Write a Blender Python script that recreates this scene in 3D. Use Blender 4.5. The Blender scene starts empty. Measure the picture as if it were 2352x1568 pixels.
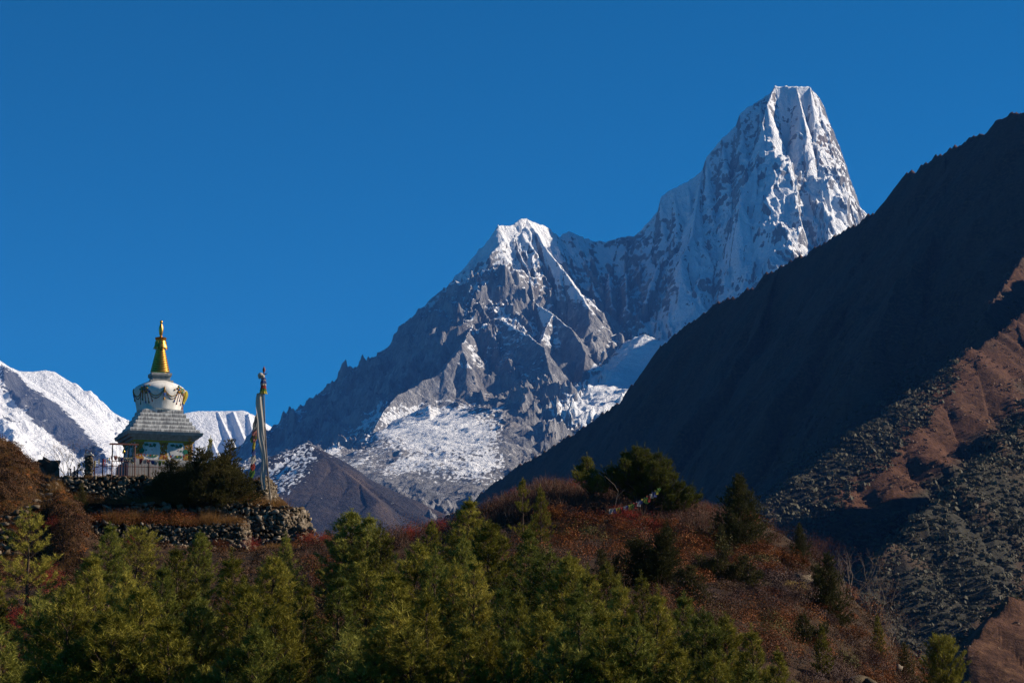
import bpy, bmesh, math, random, os
import numpy as np
from mathutils import Vector, Matrix

# ------------------------------------------------------------ camera, sky, sun, exposure
SC = bpy.context.scene
COL = SC.collection
R = math.radians
FPX = 1176 / math.tan(R(13.0))          # focal length in pixels of a 2352 px wide frame
PITCH = R(9.0)
SUN_AZ, SUN_EL = R(9.0), R(27.0)       # direction TO the sun: azimuth from +X towards +Y

cam_d = bpy.data.cameras.new('camera')
cam = bpy.data.objects.new('camera', cam_d)
COL.objects.link(cam)
cam.location = (0, 0, 0)
cam.rotation_euler = (R(90) + PITCH, 0, 0)
cam_d.sensor_width = 36.0
cam_d.angle = R(26.0)
cam_d.clip_start = 0.5
cam_d.clip_end = 60000
SC.camera = cam

world = bpy.data.worlds.new('World')
SC.world = world
world.use_nodes = True
wn = world.node_tree
bg = wn.nodes['Background']
sky = wn.nodes.new('ShaderNodeTexSky')
sky.sky_type = 'NISHITA'
sky.sun_disc = False
sky.sun_elevation = SUN_EL
sky.sun_rotation = R(90) - SUN_AZ
sky.altitude = 4000
sky.air_density = 1.0
sky.dust_density = 0.0
sky.ozone_density = 6.0
hs = wn.nodes.new('ShaderNodeHueSaturation')
hs.inputs['Hue'].default_value = 0.4915
hs.inputs['Saturation'].default_value = 2.3
hs.inputs['Value'].default_value = 0.99
wn.links.new(sky.outputs[0], hs.inputs['Color'])
wn.links.new(hs.outputs[0], bg.inputs[0])
bg.inputs[1].default_value = 0.055

sun_d = bpy.data.lights.new('sun', 'SUN')
sun_d.energy = 5.0
sun_d.angle = R(0.5)
sun_d.color = (1.0, 0.86, 0.68)
sun = bpy.data.objects.new('sun', sun_d)
COL.objects.link(sun)
sv = Vector((math.cos(SUN_EL) * math.cos(SUN_AZ), math.cos(SUN_EL) * math.sin(SUN_AZ), math.sin(SUN_EL)))
sun.rotation_euler = sv.to_track_quat('Z', 'Y').to_euler()
sun.location = (300, 0, 300)

SC.view_settings.view_transform = 'Standard'
SC.view_settings.look = 'None'
SC.view_settings.exposure = 0.82
SC.view_settings.gamma = 1.0
SC.view_settings.use_curve_mapping = False
SC.cycles.use_denoising = True
SC.cycles.denoising_prefilter = 'NONE'
SC.cycles.max_bounces = 5
SC.cycles.diffuse_bounces = 1
SC.cycles.glossy_bounces = 2
SC.cycles.transmission_bounces = 3
SC.cycles.transparent_max_bounces = 8
SC.cycles.volume_bounces = 0
SC.cycles.caustics_reflective = False
SC.cycles.caustics_refractive = False
SC.cycles.sample_clamp_indirect = 4.0

# ------------------------------------------------------------ helpers
CP, SP = math.cos(PITCH), math.sin(PITCH)


def P(u, v, r):
    """Point seen at (u, v) of the 2352 px wide frame, r metres forward."""
    t = (784.0 - v) / FPX
    y = CP - t * SP
    z = SP + t * CP
    k = r / y
    return ((u - 1176.0) / FPX * k, r, z * k)


def proj(x, y, z):
    """Inverse of P, used while designing which slopes carry snow."""
    f = y * CP + z * SP
    up = -y * SP + z * CP
    return 1176.0 + FPX * x / f, 784.0 - FPX * up / f


def _hash(ix, iy, seed):
    h = (ix.astype(np.int64) * 374761393 + iy.astype(np.int64) * 668265263 + seed * 2147483647) & 0xffffffff
    h = ((h ^ (h >> 13)) * 1274126177) & 0xffffffff
    h = ((h ^ (h >> 16)) * 2246822519) & 0xffffffff
    return ((h ^ (h >> 15)) & 0xffff) / 65536.0


def gnoise(x, y, seed=0):
    x0, y0 = np.floor(x), np.floor(y)
    fx, fy = x - x0, y - y0
    ix, iy = x0.astype(np.int64), y0.astype(np.int64)
    sx = fx * fx * fx * (fx * (fx * 6 - 15) + 10)
    sy = fy * fy * fy * (fy * (fy * 6 - 15) + 10)
    def g(a, b, dx, dy):
        th = _hash(ix + a, iy + b, seed) * 6.2831853
        return np.cos(th) * dx + np.sin(th) * dy
    n00, n10 = g(0, 0, fx, fy), g(1, 0, fx - 1, fy)
    n01, n11 = g(0, 1, fx, fy - 1), g(1, 1, fx - 1, fy - 1)
    a = n00 + sx * (n10 - n00)
    b = n01 + sx * (n11 - n01)
    return (a + sy * (b - a)) * 1.5


def fbm(x, y, octaves=5, seed=0, gain=0.5, lac=2.03):
    a, s = 1.0, np.zeros_like(x)
    for o in range(octaves):
        s += a * gnoise(x, y, seed + o * 17)
        x, y, a = x * lac + 13.7, y * lac - 7.3, a * gain
    return s


def ridged(x, y, octaves=5, seed=0, gain=0.5, lac=2.05):
    a, s, w = 1.0, np.zeros_like(x), 1.0
    for o in range(octaves):
        n = 1 - np.abs(gnoise(x, y, seed + o * 23)) * 1.6
        n = n * n * w
        w = np.clip(n * 1.6, 0, 1)
        s += a * n
        x, y, a = x * lac + 3.1, y * lac + 9.2, a * gain
    return s - 0.9


def sstep(a, b, x):
    t = np.clip((x - a) / (b - a), 0, 1)
    return t * t * (3 - 2 * t)


def tag(o, label=None, cat=None, group=None, kind=None):
    if label: o['label'] = label
    if cat: o['category'] = cat
    if group: o['group'] = group
    if kind: o['kind'] = kind
    return o


def link(name, me, mat=None, parent=None):
    o = bpy.data.objects.new(name, me)
    COL.objects.link(o)
    if parent is not None: o.parent = parent
    if mat is not None and len(me.materials) == 0: me.materials.append(mat)
    return o


def np_mesh(name, verts, faces, mat=None, smooth=False, attrs=None, mats=None, midx=None):
    """verts (n,3); faces (m,k) all of one size k."""
    verts = np.asarray(verts, dtype=np.float32)
    faces = np.asarray(faces, dtype=np.int32)
    me = bpy.data.meshes.new(name)
    n, m, k = len(verts), len(faces), faces.shape[1]
    me.vertices.add(n)
    me.vertices.foreach_set('co', verts.ravel())
    me.loops.add(m * k)
    me.loops.foreach_set('vertex_index', faces.ravel())
    me.polygons.add(m)
    me.polygons.foreach_set('loop_start', np.arange(0, m * k, k, dtype=np.int32))
    me.polygons.foreach_set('loop_total', np.full(m, k, dtype=np.int32))
    if smooth: me.polygons.foreach_set('use_smooth', np.ones(m, dtype=bool))
    if midx is not None: me.polygons.foreach_set('material_index', np.asarray(midx, dtype=np.int32))
    me.update(calc_edges=True)
    if attrs:
        for an, av in attrs.items():
            at = me.attributes.new(an, 'FLOAT', 'POINT')
            at.data.foreach_set('value', np.asarray(av, dtype=np.float32).ravel())
    for mm in (mats or ([mat] if mat else [])): me.materials.append(mm)
    return me


def grid_faces(nr, nc):
    i = np.arange(nr - 1)[:, None] * nc + np.arange(nc - 1)[None, :]
    i = i.ravel()
    return np.stack([i, i + 1, i + nc + 1, i + nc], axis=1)


class Nodes:
    """small wrapper for building node materials"""
    def __init__(self, name, rough=0.8, spec=0.3):
        self.m = bpy.data.materials.new(name)
        self.m.use_nodes = True
        self.t = self.m.node_tree
        self.b = self.t.nodes['Principled BSDF']
        self.b.inputs['Roughness'].default_value = rough
        self.b.inputs['Specular IOR Level'].default_value = spec

    def n(self, typ, **kw):
        nd = self.t.nodes.new(typ)
        for k, v in kw.items():
            if k.startswith('i_'):
                nd.inputs[k[2:].replace('_', ' ')].default_value = v
            else:
                setattr(nd, k, v)
        return nd

    def l(self, a, b):
        self.t.links.new(a, b)

    def coord(self, kind='Object'):
        return self.n('ShaderNodeTexCoord').outputs[kind]

    def noise(self, scale, detail=6, rough=0.55, vec=None, dist=0.0, stretch=None):
        nd = self.n('ShaderNodeTexNoise', i_Scale=scale, i_Detail=detail, i_Roughness=rough, i_Distortion=dist)
        v = vec if vec is not None else self.coord()
        if stretch:
            mp = self.n('ShaderNodeMapping')
            mp.inputs['Scale'].default_value = stretch
            self.l(v, mp.inputs['Vector'])
            v = mp.outputs[0]
        self.l(v, nd.inputs['Vector'])
        return nd.outputs['Fac']

    def ramp(self, fac, stops):
        nd = self.n('ShaderNodeValToRGB')
        el = nd.color_ramp.elements
        while len(el) < len(stops): el.new(0.5)
        for e, (p, c) in zip(el, stops):
            e.position = p
            e.color = (c[0], c[1], c[2], 1) if len(c) == 3 else c
        self.l(fac, nd.inputs['Fac'])
        return nd.outputs['Color']

    def mix(self, fac, a, b, blend='MIX'):
        nd = self.n('ShaderNodeMix', data_type='RGBA', blend_type=blend)
        for s, i in ((fac, 0), (a, 6), (b, 7)):
            if isinstance(s, (int, float)): nd.inputs[i].default_value = s
            elif isinstance(s, tuple): nd.inputs[i].default_value = (*s[:3], 1)
            else: self.l(s, nd.inputs[i])
        return nd.outputs[2]

    def math(self, op, a, b=None, c=None, clamp=False):
        nd = self.n('ShaderNodeMath', operation=op, use_clamp=clamp)
        for i, s in enumerate((a, b, c)):
            if s is None: continue
            if isinstance(s, (int, float)): nd.inputs[i].default_value = s
            else: self.l(s, nd.inputs[i])
        return nd.outputs[0]

    def attr(self, name):
        return self.n('ShaderNodeAttribute', attribute_name=name).outputs['Fac']

    def bump(self, h, strength=0.5, dist=0.1, prev=None):
        nd = self.n('ShaderNodeBump', i_Strength=strength, i_Distance=dist)
        self.l(h, nd.inputs['Height'])
        if prev is not None: self.l(prev, nd.inputs['Normal'])
        self.l(nd.outputs[0], self.b.inputs['Normal'])
        return nd.outputs[0]

    def color(self, c):
        if isinstance(c, tuple): self.b.inputs['Base Color'].default_value = (*c[:3], 1)
        else: self.l(c, self.b.inputs['Base Color'])
        return self


def plain(name, c, rough=0.8, spec=0.3, metal=0.0, var=0.25, scale=6.0, bump=0.0):
    m = Nodes(name, rough, spec)
    m.b.inputs['Metallic'].default_value = metal
    f = m.noise(scale, 5)
    d = tuple(x * (1 - var) for x in c)
    e = tuple(min(1, x * (1 + var)) for x in c)
    m.color(m.ramp(f, [(0.3, d), (0.7, e)]))
    if bump: m.bump(f, bump, 0.05)
    return m.m


# ------------------------------------------------------------ mountains
def ridge_field(X, Y, ridges, base):
    """Height = highest of the slopes falling from every ridge line; also returns the place along and across the ridge."""
    H = base.copy()
    S = X * 0.7 + Y * 0.3
    D = np.full_like(X, 400.0)
    for ri, rg in enumerate(ridges):
        pts, sl, sr, L, tail = rg[:5]
        ax_ = rg[5] if len(rg) > 5 else 1.0      # how much steeper the slopes fall sideways than towards us
        # pts: world points; sl/sr: fall to the left and right of the travel direction; beyond L metres the fall eases to tail times
        s0 = ri * 977.0
        for (a, b) in zip(pts[:-1], pts[1:]):
            ax, ay, az = a
            dx, dy, dz = b[0] - ax, b[1] - ay, b[2] - az
            ll = max(math.hypot(dx, dy), 1e-6)
            px, py = X - ax, Y - ay
            t = np.clip((px * dx + py * dy) / (ll * ll), 0, 1)
            qx, qy = px - t * dx, py - t * dy
            d = np.sqrt(qx * qx * ax_ * ax_ + qy * qy)
            side = dx * py - dy * px
            k = (sl + sr) / 2 + (sl - sr) / 2 * np.clip(side / (ll * np.maximum(d, 1.0)), -1, 1)
            fall = k * (tail * d + (1 - tail) * L * (1 - np.exp(-d / L)))
            h = az + t * dz - fall
            w = h > H
            H = np.where(w, h, H)
            S = np.where(w, s0 + t * ll, S)
            D = np.where(w, d, D)
            s0 += ll
    return H, S, D


def terrain(name, u0, u1, nc, ys, ridges, basef, detail, snowf=None):
    us = np.linspace(u0, u1, nc)
    s = (us - 1176.0) / FPX / CP
    Y, Sx = np.meshgrid(ys, s, indexing='ij')
    X = Sx * Y
    H, S, D = ridge_field(X, Y, ridges, basef(X, Y))
    H = detail(X, Y, H, S, D)
    gy = np.gradient(H, axis=0) / np.gradient(Y, axis=0)
    gx = np.gradient(H, axis=1) / np.gradient(X, axis=1)
    slope = np.sqrt(gx * gx + gy * gy)
    at = {}
    if snowf:
        at = snowf(X, Y, H, slope, S, D)
    V = np.stack([X, Y, H], axis=-1).reshape(-1, 3)
    return V, grid_faces(len(ys), nc), at, (X, Y, H)


def blob(u, v, cu, cv, ru, rv, ang=0.0, soft=0.35):
    """1 inside an ellipse, easing to 0"""
    a = R(ang)
    du, dv = u - cu, v - cv
    p = (du * math.cos(a) + dv * math.sin(a)) / ru
    q = (-du * math.sin(a) + dv * math.cos(a)) / rv
    return 1 - sstep(1 - soft, 1 + soft, np.sqrt(p * p + q * q))


def rl(*pts):
    return [P(*p) for p in pts]


# --- rock and snow
def mountain_material(name, rock_a, rock_b, snow=(0.86, 0.88, 0.92), sc=1.0):
    m = Nodes(name, 0.85, 0.15)
    co = m.coord()
    big = m.noise(0.004 * sc, 8, 0.6, co)
    fine = m.noise(0.03 * sc, 9, 0.68, co, 0.4, (1, 1, 0.45))
    streak = m.noise(0.02 * sc, 7, 0.7, co, 0.8, (1, 1, 2.6))
    rib = m.noise(0.035 * sc, 7, 0.7, co, 0.5, (1, 1, 0.18))
    rock = m.mix(m.ramp(big, [(0.35, (0, 0, 0)), (0.65, (1, 1, 1))]), rock_a, rock_b)
    rock = m.mix(m.ramp(fine, [(0.35, (0.75, 0.75, 0.75)), (0.62, (0, 0, 0))]), rock, tuple(c * 0.42 for c in rock_a))
    rock = m.mix(m.ramp(rib, [(0.52, (0, 0, 0)), (0.66, (0.7, 0.7, 0.7))]), rock, tuple(c * 1.35 for c in rock_b))
    tan_ = m.mix(m.attr('warm'), rock, (0.17, 0.115, 0.08))
    f2 = m.math('ADD', m.math('MULTIPLY', m.math('SUBTRACT', fine, 0.5), 0.8), m.math('MULTIPLY', m.math('SUBTRACT', streak, 0.5), 1.0))
    fac = m.math('ADD', m.attr('snow'), f2)
    fac = m.ramp(fac, [(0.47, (0, 0, 0)), (0.545, (1, 1, 1))])
    sn = m.mix(m.ramp(big, [(0.4, (0, 0, 0)), (0.7, (1, 1, 1))]), snow, (0.78, 0.80, 0.84))
    m.color(m.mix(fac, tan_, sn))
    hgt = m.math('ADD', m.math('MULTIPLY', fine, 1.0), m.math('MULTIPLY', rib, 0.8))
    b1 = m.bump(hgt, 0.9, 30.0 / sc)
    return m.m


def main_mountain():
    rd = []
    sky1 = rl((1145, 513, 9900), (1180, 516, 9950), (1210, 497, 10000), (1250, 515, 10080), (1285, 537, 10150), (1305, 530, 10200), (1340, 548, 10260),
              (1390, 556, 10320), (1425, 541, 10350), (1470, 545, 10370), (1490, 532, 10360), (1508, 540, 10350))
    rd.append((sky1, 1.3, 1.15, 500, 0.8, 1.4))
    towl = rl((1511, 538, 10340), (1512, 478, 10335), (1518, 450, 10330), (1548, 430, 10340), (1580, 414, 10350), (1612, 390, 10370), (1622, 362, 10380),
              (1660, 318, 10400), (1690, 288, 10420), (1700, 258, 10430), (1745, 228, 10450), (1768, 215, 10470), (1779, 196, 10480))
    rd.append((towl, 1.8, 1.35, 500, 0.85, 2.8))
    tops = rl((1779, 196, 10480), (1800, 197, 10480), (1829, 196, 10470), (1860, 198, 10480))
    rd.append((tops, 2.4, 2.0, 300, 0.8, 1.8))
    towr = rl((1860, 198, 10480), (1878, 222, 10500), (1893, 245, 10510), (1905, 290, 10520), (1916, 340, 10530), (1930, 400, 10540), (1945, 430, 10560),
              (1962, 455, 10580), (1995, 492, 10620), (2100, 600, 10750), (2300, 780, 11000))
    rd.append((towr, 1.8, 1.35, 500, 0.85, 2.6))
    # the arete that parts the lit right flank of the tower from its shaded front
    rd.append((rl((1829, 197, 10470), (1843, 253, 10330), (1853, 299, 10240), (1852, 340, 10190), (1840, 376, 10160), (1815, 408, 10100), (1836, 440, 10020),
                  (1862, 460, 9960), (1886, 500, 9880), (1905, 545, 9800), (1935, 545, 9700), (1990, 532, 9500), (2060, 495, 9250), (2150, 480, 8950), (2300, 700, 8600)), 2.1, 1.05, 260, 0.8, 1.6))  # run hidden behind the hillside, raised to throw shade on the glacier
    # left rib of the tower front
    rd.append((rl((1779, 197, 10480), (1762, 236, 10350), (1751, 281, 10270), (1750, 334, 10190), (1735, 380, 10100), (1700, 450, 9960), (1697, 490, 9880)), 1.35, 1.5, 300, 0.8, 2.0))
    rd.append((rl((1612, 392, 10370), (1600, 470, 10200), (1590, 540, 10020), (1565, 590, 9880)), 1.4, 1.2, 200, 0.7, 1.6))
    rd.append((rl((1515, 480, 10330), (1530, 560, 10150), (1500, 640, 9950), (1485, 680, 9850)), 1.5, 1.2, 150, 0.6))
    # ribs of the shaded wall under the col
    for (u0, v0, u1, v1, r1) in ((1340, 550, 1362, 655, 9950), (1395, 556, 1405, 690, 9850), (1440, 545, 1440, 700, 9800), (1475, 548, 1470, 660, 9950)):
        rd.append((rl((u0, v0, 10330), ((u0 + u1) / 2 - 3, (v0 + v1) / 2 - 6, 10180), (u1, v1, r1)), 1.6, 1.5, 100, 0.6))
    # skyline falling to the left
    rd.append((rl((1145, 513, 9900), (1128, 540, 9930), (1110, 562, 9960), (1085, 590, 9990), (1060, 622, 10020), (1040, 650, 10050), (1008, 668, 10090),
                  (985, 700, 10120), (962, 730, 10150), (935, 748, 10180), (912, 768, 10220), (880, 805, 10260), (850, 832, 10300), (815, 862, 10340),
                  (790, 882, 10380), (768, 884, 10400), (740, 908, 10440), (706, 936, 10480), (684, 934, 10500), (664, 950, 10520), (640, 972, 10560),
                  (610, 1005, 10620), (570, 1030, 10680), (520, 1048, 10750), (440, 1090, 10900)), 1.05, 1.3, 700, 0.75, 1.25))
    # great arete of the lower peak towards us
    rd.append((rl((1145, 513, 9900), (1122, 568, 9790), (1112, 640, 9640), (1110, 705, 9520), (1094, 735, 9450), (1103, 780, 9360), (1108, 842, 9230),
                  (1128, 900, 9050), (1160, 950, 8880), (1200, 1010, 8700)), 1.25, 1.9, 320, 0.6))
    # spurs off it, to the right
    rd.append((rl((1110, 705, 9520), (1160, 735, 9330), (1205, 765, 9180), (1250, 792, 9050), (1262, 850, 8930)), 1.5, 1.3, 150, 0.6))
    rd.append((rl((1180, 516, 9950), (1190, 570, 9830), (1215, 620, 9720), (1225, 680, 9580), (1205, 740, 9400)), 1.5, 1.4, 150, 0.6))
    rd.append((rl((1210, 497, 10000), (1250, 560, 9880), (1290, 610, 9760), (1325, 660, 9640), (1352, 700, 9520), (1352, 720, 9480)), 1.25, 1.5, 200, 0.6))
    rd.append((rl((1270, 715, 9450), (1310, 750, 9350), (1345, 805, 9220), (1340, 850, 9120), (1333, 892, 9000)), 1.4, 1.6, 200, 0.6))
    rd.append((rl((1270, 715, 9450), (1250, 760, 9330), (1222, 850, 9100), (1228, 930, 8900), (1210, 985, 8760)), 1.5, 1.4, 160, 0.6))
    rd.append((rl((1270, 715, 9450), (1225, 690, 9560)), 1.4, 1.3, 150, 0.6))
    rd.append((rl((1262, 850, 8930), (1280, 900, 8850), (1265, 960, 8760)), 1.4, 1.4, 150, 0.6))
    rd.append((rl((1165, 790, 9200), (1180, 850, 9080), (1178, 920, 8920), (1215, 985, 8740)), 1.4, 1.4, 150, 0.6))
    rd.append((rl((1165, 790, 9200), (1110, 705, 9520)), 1.2, 1.4, 150, 0.6))
    # lower ridge: left boundary of the rocks above the snowfield
    rd.append((rl((1060, 791, 9050), (1075, 830, 8980), (1100, 880, 8900), (1133, 968, 8660), (1165, 1010, 8520), (1213, 1054, 8330), (1260, 1090, 8150)), 1.2, 1.15, 200, 0.6))
    rd.append((rl((1060, 791, 9050), (1094, 735, 9450)), 1.3, 1.4, 200, 0.6))
    rd.append((rl((1060, 791, 9050), (1020, 845, 8950), (975, 870, 8900), (951, 886, 8860), (911, 908, 8760), (880, 945, 8640), (850, 1000, 8450), (825, 1045, 8300),
                  (800, 1080, 8150)), 1.05, 1.5, 260, 0.6))
    rd.append((rl((860, 1040, 8300), (900, 1090, 8000), (960, 1110, 7800), (1000, 1150, 7500)), 0.7, 0.7, 200, 0.6))
    # spurs on the dark lower left flank
    rd.append((rl((912, 768, 10220), (905, 830, 10000), (880, 880, 9800), (800, 950, 9500), (700, 1040, 9200), (600, 1090, 9000)), 1.1, 0.9, 300, 0.7))
    rd.append((rl((768, 884, 10400), (760, 940, 10200), (700, 1000, 10000), (640, 1040, 9800)), 1.0, 0.9, 300, 0.7))
    rd.append((rl((1008, 668, 10090), (1020, 740, 9850), (990, 800, 9600), (940, 850, 9400)), 1.1, 1.0, 300, 0.7))
    # snowfield and the lower shoulder
    rd.append((rl((985, 932, 8640), (990, 965, 8480), (1000, 1025, 8200), (1030, 1090, 7850), (1050, 1150, 7500), (1060, 1215, 7000), (1065, 1290, 6500), (1080, 1400, 5900)), 0.62, 0.40, 900, 0.9))
    # glacier floor and moraine
    rd.append((rl((1480, 760, 9350), (1420, 840, 9150), (1360, 905, 8950), (1300, 960, 8700), (1240, 1010, 8450)), 0.35, 0.30, 600, 0.9))
    rd.append((rl((1900, 640, 9500), (1700, 760, 9250), (1560, 840, 9050), (1450, 900, 8850), (1350, 960, 8600)), 0.75, 0.35, 600, 0.9))

    ys = np.concatenate([np.linspace(6000, 8300, 190, endpoint=False), np.linspace(8300, 10650, 560, endpoint=False), np.linspace(10650, 12500, 60)])

    def base(X, Y):
        return 250 + (Y - 6000) * 0.085 + fbm(X / 900, Y / 900, 4, 5) * 60

    def detail(X, Y, H, S, D):
        amp = sstep(0, 260, D) * 0.85 + 0.15
        wx = X + fbm(X / 300, Y / 300, 3, 31) * 60
        wy = Y + fbm(X / 300, Y / 300, 3, 32) * 60
        n1 = ridged(wx / 420, wy / 420, 6, 1) * 70
        n2 = ridged(wx / 130 + 7, wy / 130, 5, 2) * 24
        n3 = ridged(wx / 48, wy / 48, 4, 22) * 11
        fl = ridged(S / 95 + fbm(X / 400, Y / 400, 2, 8) * 1.2, D / 700, 4, 3) * 34
        fl2 = (1 - np.abs(gnoise(S / 27 + fbm(X / 200, Y / 200, 2, 9), D / 500, 4)) * 2) * 8
        U, Vv = proj(X, Y, H)
        calm = np.clip(blob(U, Vv, 1010, 1030, 200, 130) * 0.9 + blob(U, Vv, 1480, 850, 180, 40, -33) * 0.85
                       + blob(U, Vv, 1650, 560, 170, 200) * 0.3 + blob(U, Vv, 1800, 330, 70, 150) * 0.1, 0, 0.93)
        calm = np.clip(calm + blob(U, Vv, 560, 1070, 230, 70) * 0.7 + blob(U, Vv, 760, 1090, 120, 60) * 0.5, 0, 0.93)
        out = H + (n1 * 0.7 + n2 * 1.35 + n3 * 1.5 + fl * (1.05 - 0.6 * blob(U, Vv, 1800, 300, 130, 170)) + fl2 * (1.5 + 1.2 * blob(U, Vv, 1850, 420, 150, 200))) * amp * (1 - calm)
        # blocky strata steps on the steep rock
        z = out + fbm(X / 250, Y / 250, 3, 77) * 30
        st = 34.0
        q = z / st
        out = out + (np.floor(q) + sstep(0.25, 0.75, q - np.floor(q)) - q) * st * 0.22 * amp * (1 - calm)
        return out + calm * fbm(X / 120, Y / 120, 5, 12) * 7

    def snow(X, Y, H, slope, S, D):
        U, Vv = proj(X, Y, H)
        n = fbm(X / 220, Y / 220, 6, 41) + 0.6 * fbm(X / 50, Y / 50, 4, 42)
        n += 0.45 * gnoise(S / 30, D / 260, 43)
        alt = sstep(800, 560, Vv) * 0.25 - sstep(900, 1150, Vv) * 0.2
        s = 0.52 - (slope - 1.05) * 0.42 + alt + n * 0.17
        # slopes that hold snow, and bare walls
        add = np.zeros_like(X)
        for (cu, cv, ru, rv, an, w) in (
                (1720, 470, 210, 190, 0, 0.46), (1500, 620, 90, 70, 0, 0.10), (1915, 400, 45, 150, -12, 0.30), (1200, 620, 120, 120, 0, 0.17), (1180, 800, 120, 120, 0, 0.07), (1340, 620, 90, 80, 0, 0.13), (1080, 640, 90, 60, -50, 0.14), (1815, 270, 60, 90, 0, 0.45), (1790, 420, 60, 90, 0, 0.3), (1930, 500, 60, 90, -50, 0.35),
                (1640, 650, 200, 70, -30, 0.28), (1480, 820, 190, 55, -38, 0.75), (1380, 890, 110, 40, -30, 0.5), (1215, 570, 60, 60, 35, 0.32),
                (1195, 745, 85, 16, 30, 0.5), (1010, 985, 130, 50, 0, 0.24), (1080, 1040, 110, 70, 20, 0.06), (1130, 1080, 60, 45, -35, 0.25),
                (820, 975, 95, 18, -42, 0.4), (900, 1085, 70, 18, -25, 0.35), (1310, 945, 90, 40, -20, 0.35), (1350, 690, 40, 22, 40, 0.3),
                (1245, 720, 30, 18, 0, 0.2), (1440, 590, 60, 25, 0, 0.12), (1090, 590, 70, 16, -55, 0.3)):
            add += blob(U, Vv, cu, cv, ru, rv, an, 0.5) * w
        for (cu, cv, ru, rv, an, w) in (
                (960, 820, 130, 70, -40, 0.30), (800, 930, 150, 50, -40, 0.28), (700, 1020, 130, 40, -35, 0.35), (1230, 860, 90, 90, 0, 0.22),
                (1170, 680, 50, 90, 10, 0.16), (1000, 890, 80, 40, 10, 0.4), (1130, 920, 60, 90, -20, 0.28), (1190, 1040, 60, 50, 0, 0.4),
                (1370, 730, 60, 50, 30, 0.2), (1430, 550, 60, 14, 0, 0.3), (850, 1060, 80, 50, -20, 0.3),
                (1330, 820, 40, 60, 0, 0.3), (1000, 1175, 260, 60, 0, 0.6), (900, 1120, 120, 40, 0, 0.4), (1130, 1130, 120, 50, -20, 0.4), (1205, 1000, 45, 80, 0, 0.5), (1280, 985, 60, 30, -25, 0.25), (1700, 400, 110, 14, -32, 0.16), (1640, 560, 130, 10, -10, 0.12)):
            add -= blob(U, Vv, cu, cv, ru, rv, an, 0.5) * w
        # thin, patchy cover of the snowfield
        sf = blob(U, Vv, 1010, 1040, 210, 130, 0, 0.3)
        patch = fbm(X / 14, Y / 14, 3, 55) * 0.62 * sf - 0.05 * sf
        s = s + add + patch
        warm = np.clip(fbm(X / 260, Y / 260, 5, 61) * 0.5 - 0.12 + blob(U, Vv, 1895, 320, 22, 80) * 0.35 + blob(U, Vv, 1120, 930, 80, 120) * 0.12
                       + blob(U, Vv, 1330, 640, 60, 60) * 0.3, 0, 0.75)
        warm = warm * (1 - 0.5 * sf)
        return {'snow': s, 'warm': warm}

    V, F, at, _ = terrain('mountain', 330, 2180, 980, ys, rd, base, detail, snow)
    mat = mountain_material('mountain_rock_and_snow', (0.15, 0.155, 0.17), (0.33, 0.325, 0.33))
    o = link('mountain', np_mesh('mountain', V, F, mat, True, at))
    tag(o, kind='structure')


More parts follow.
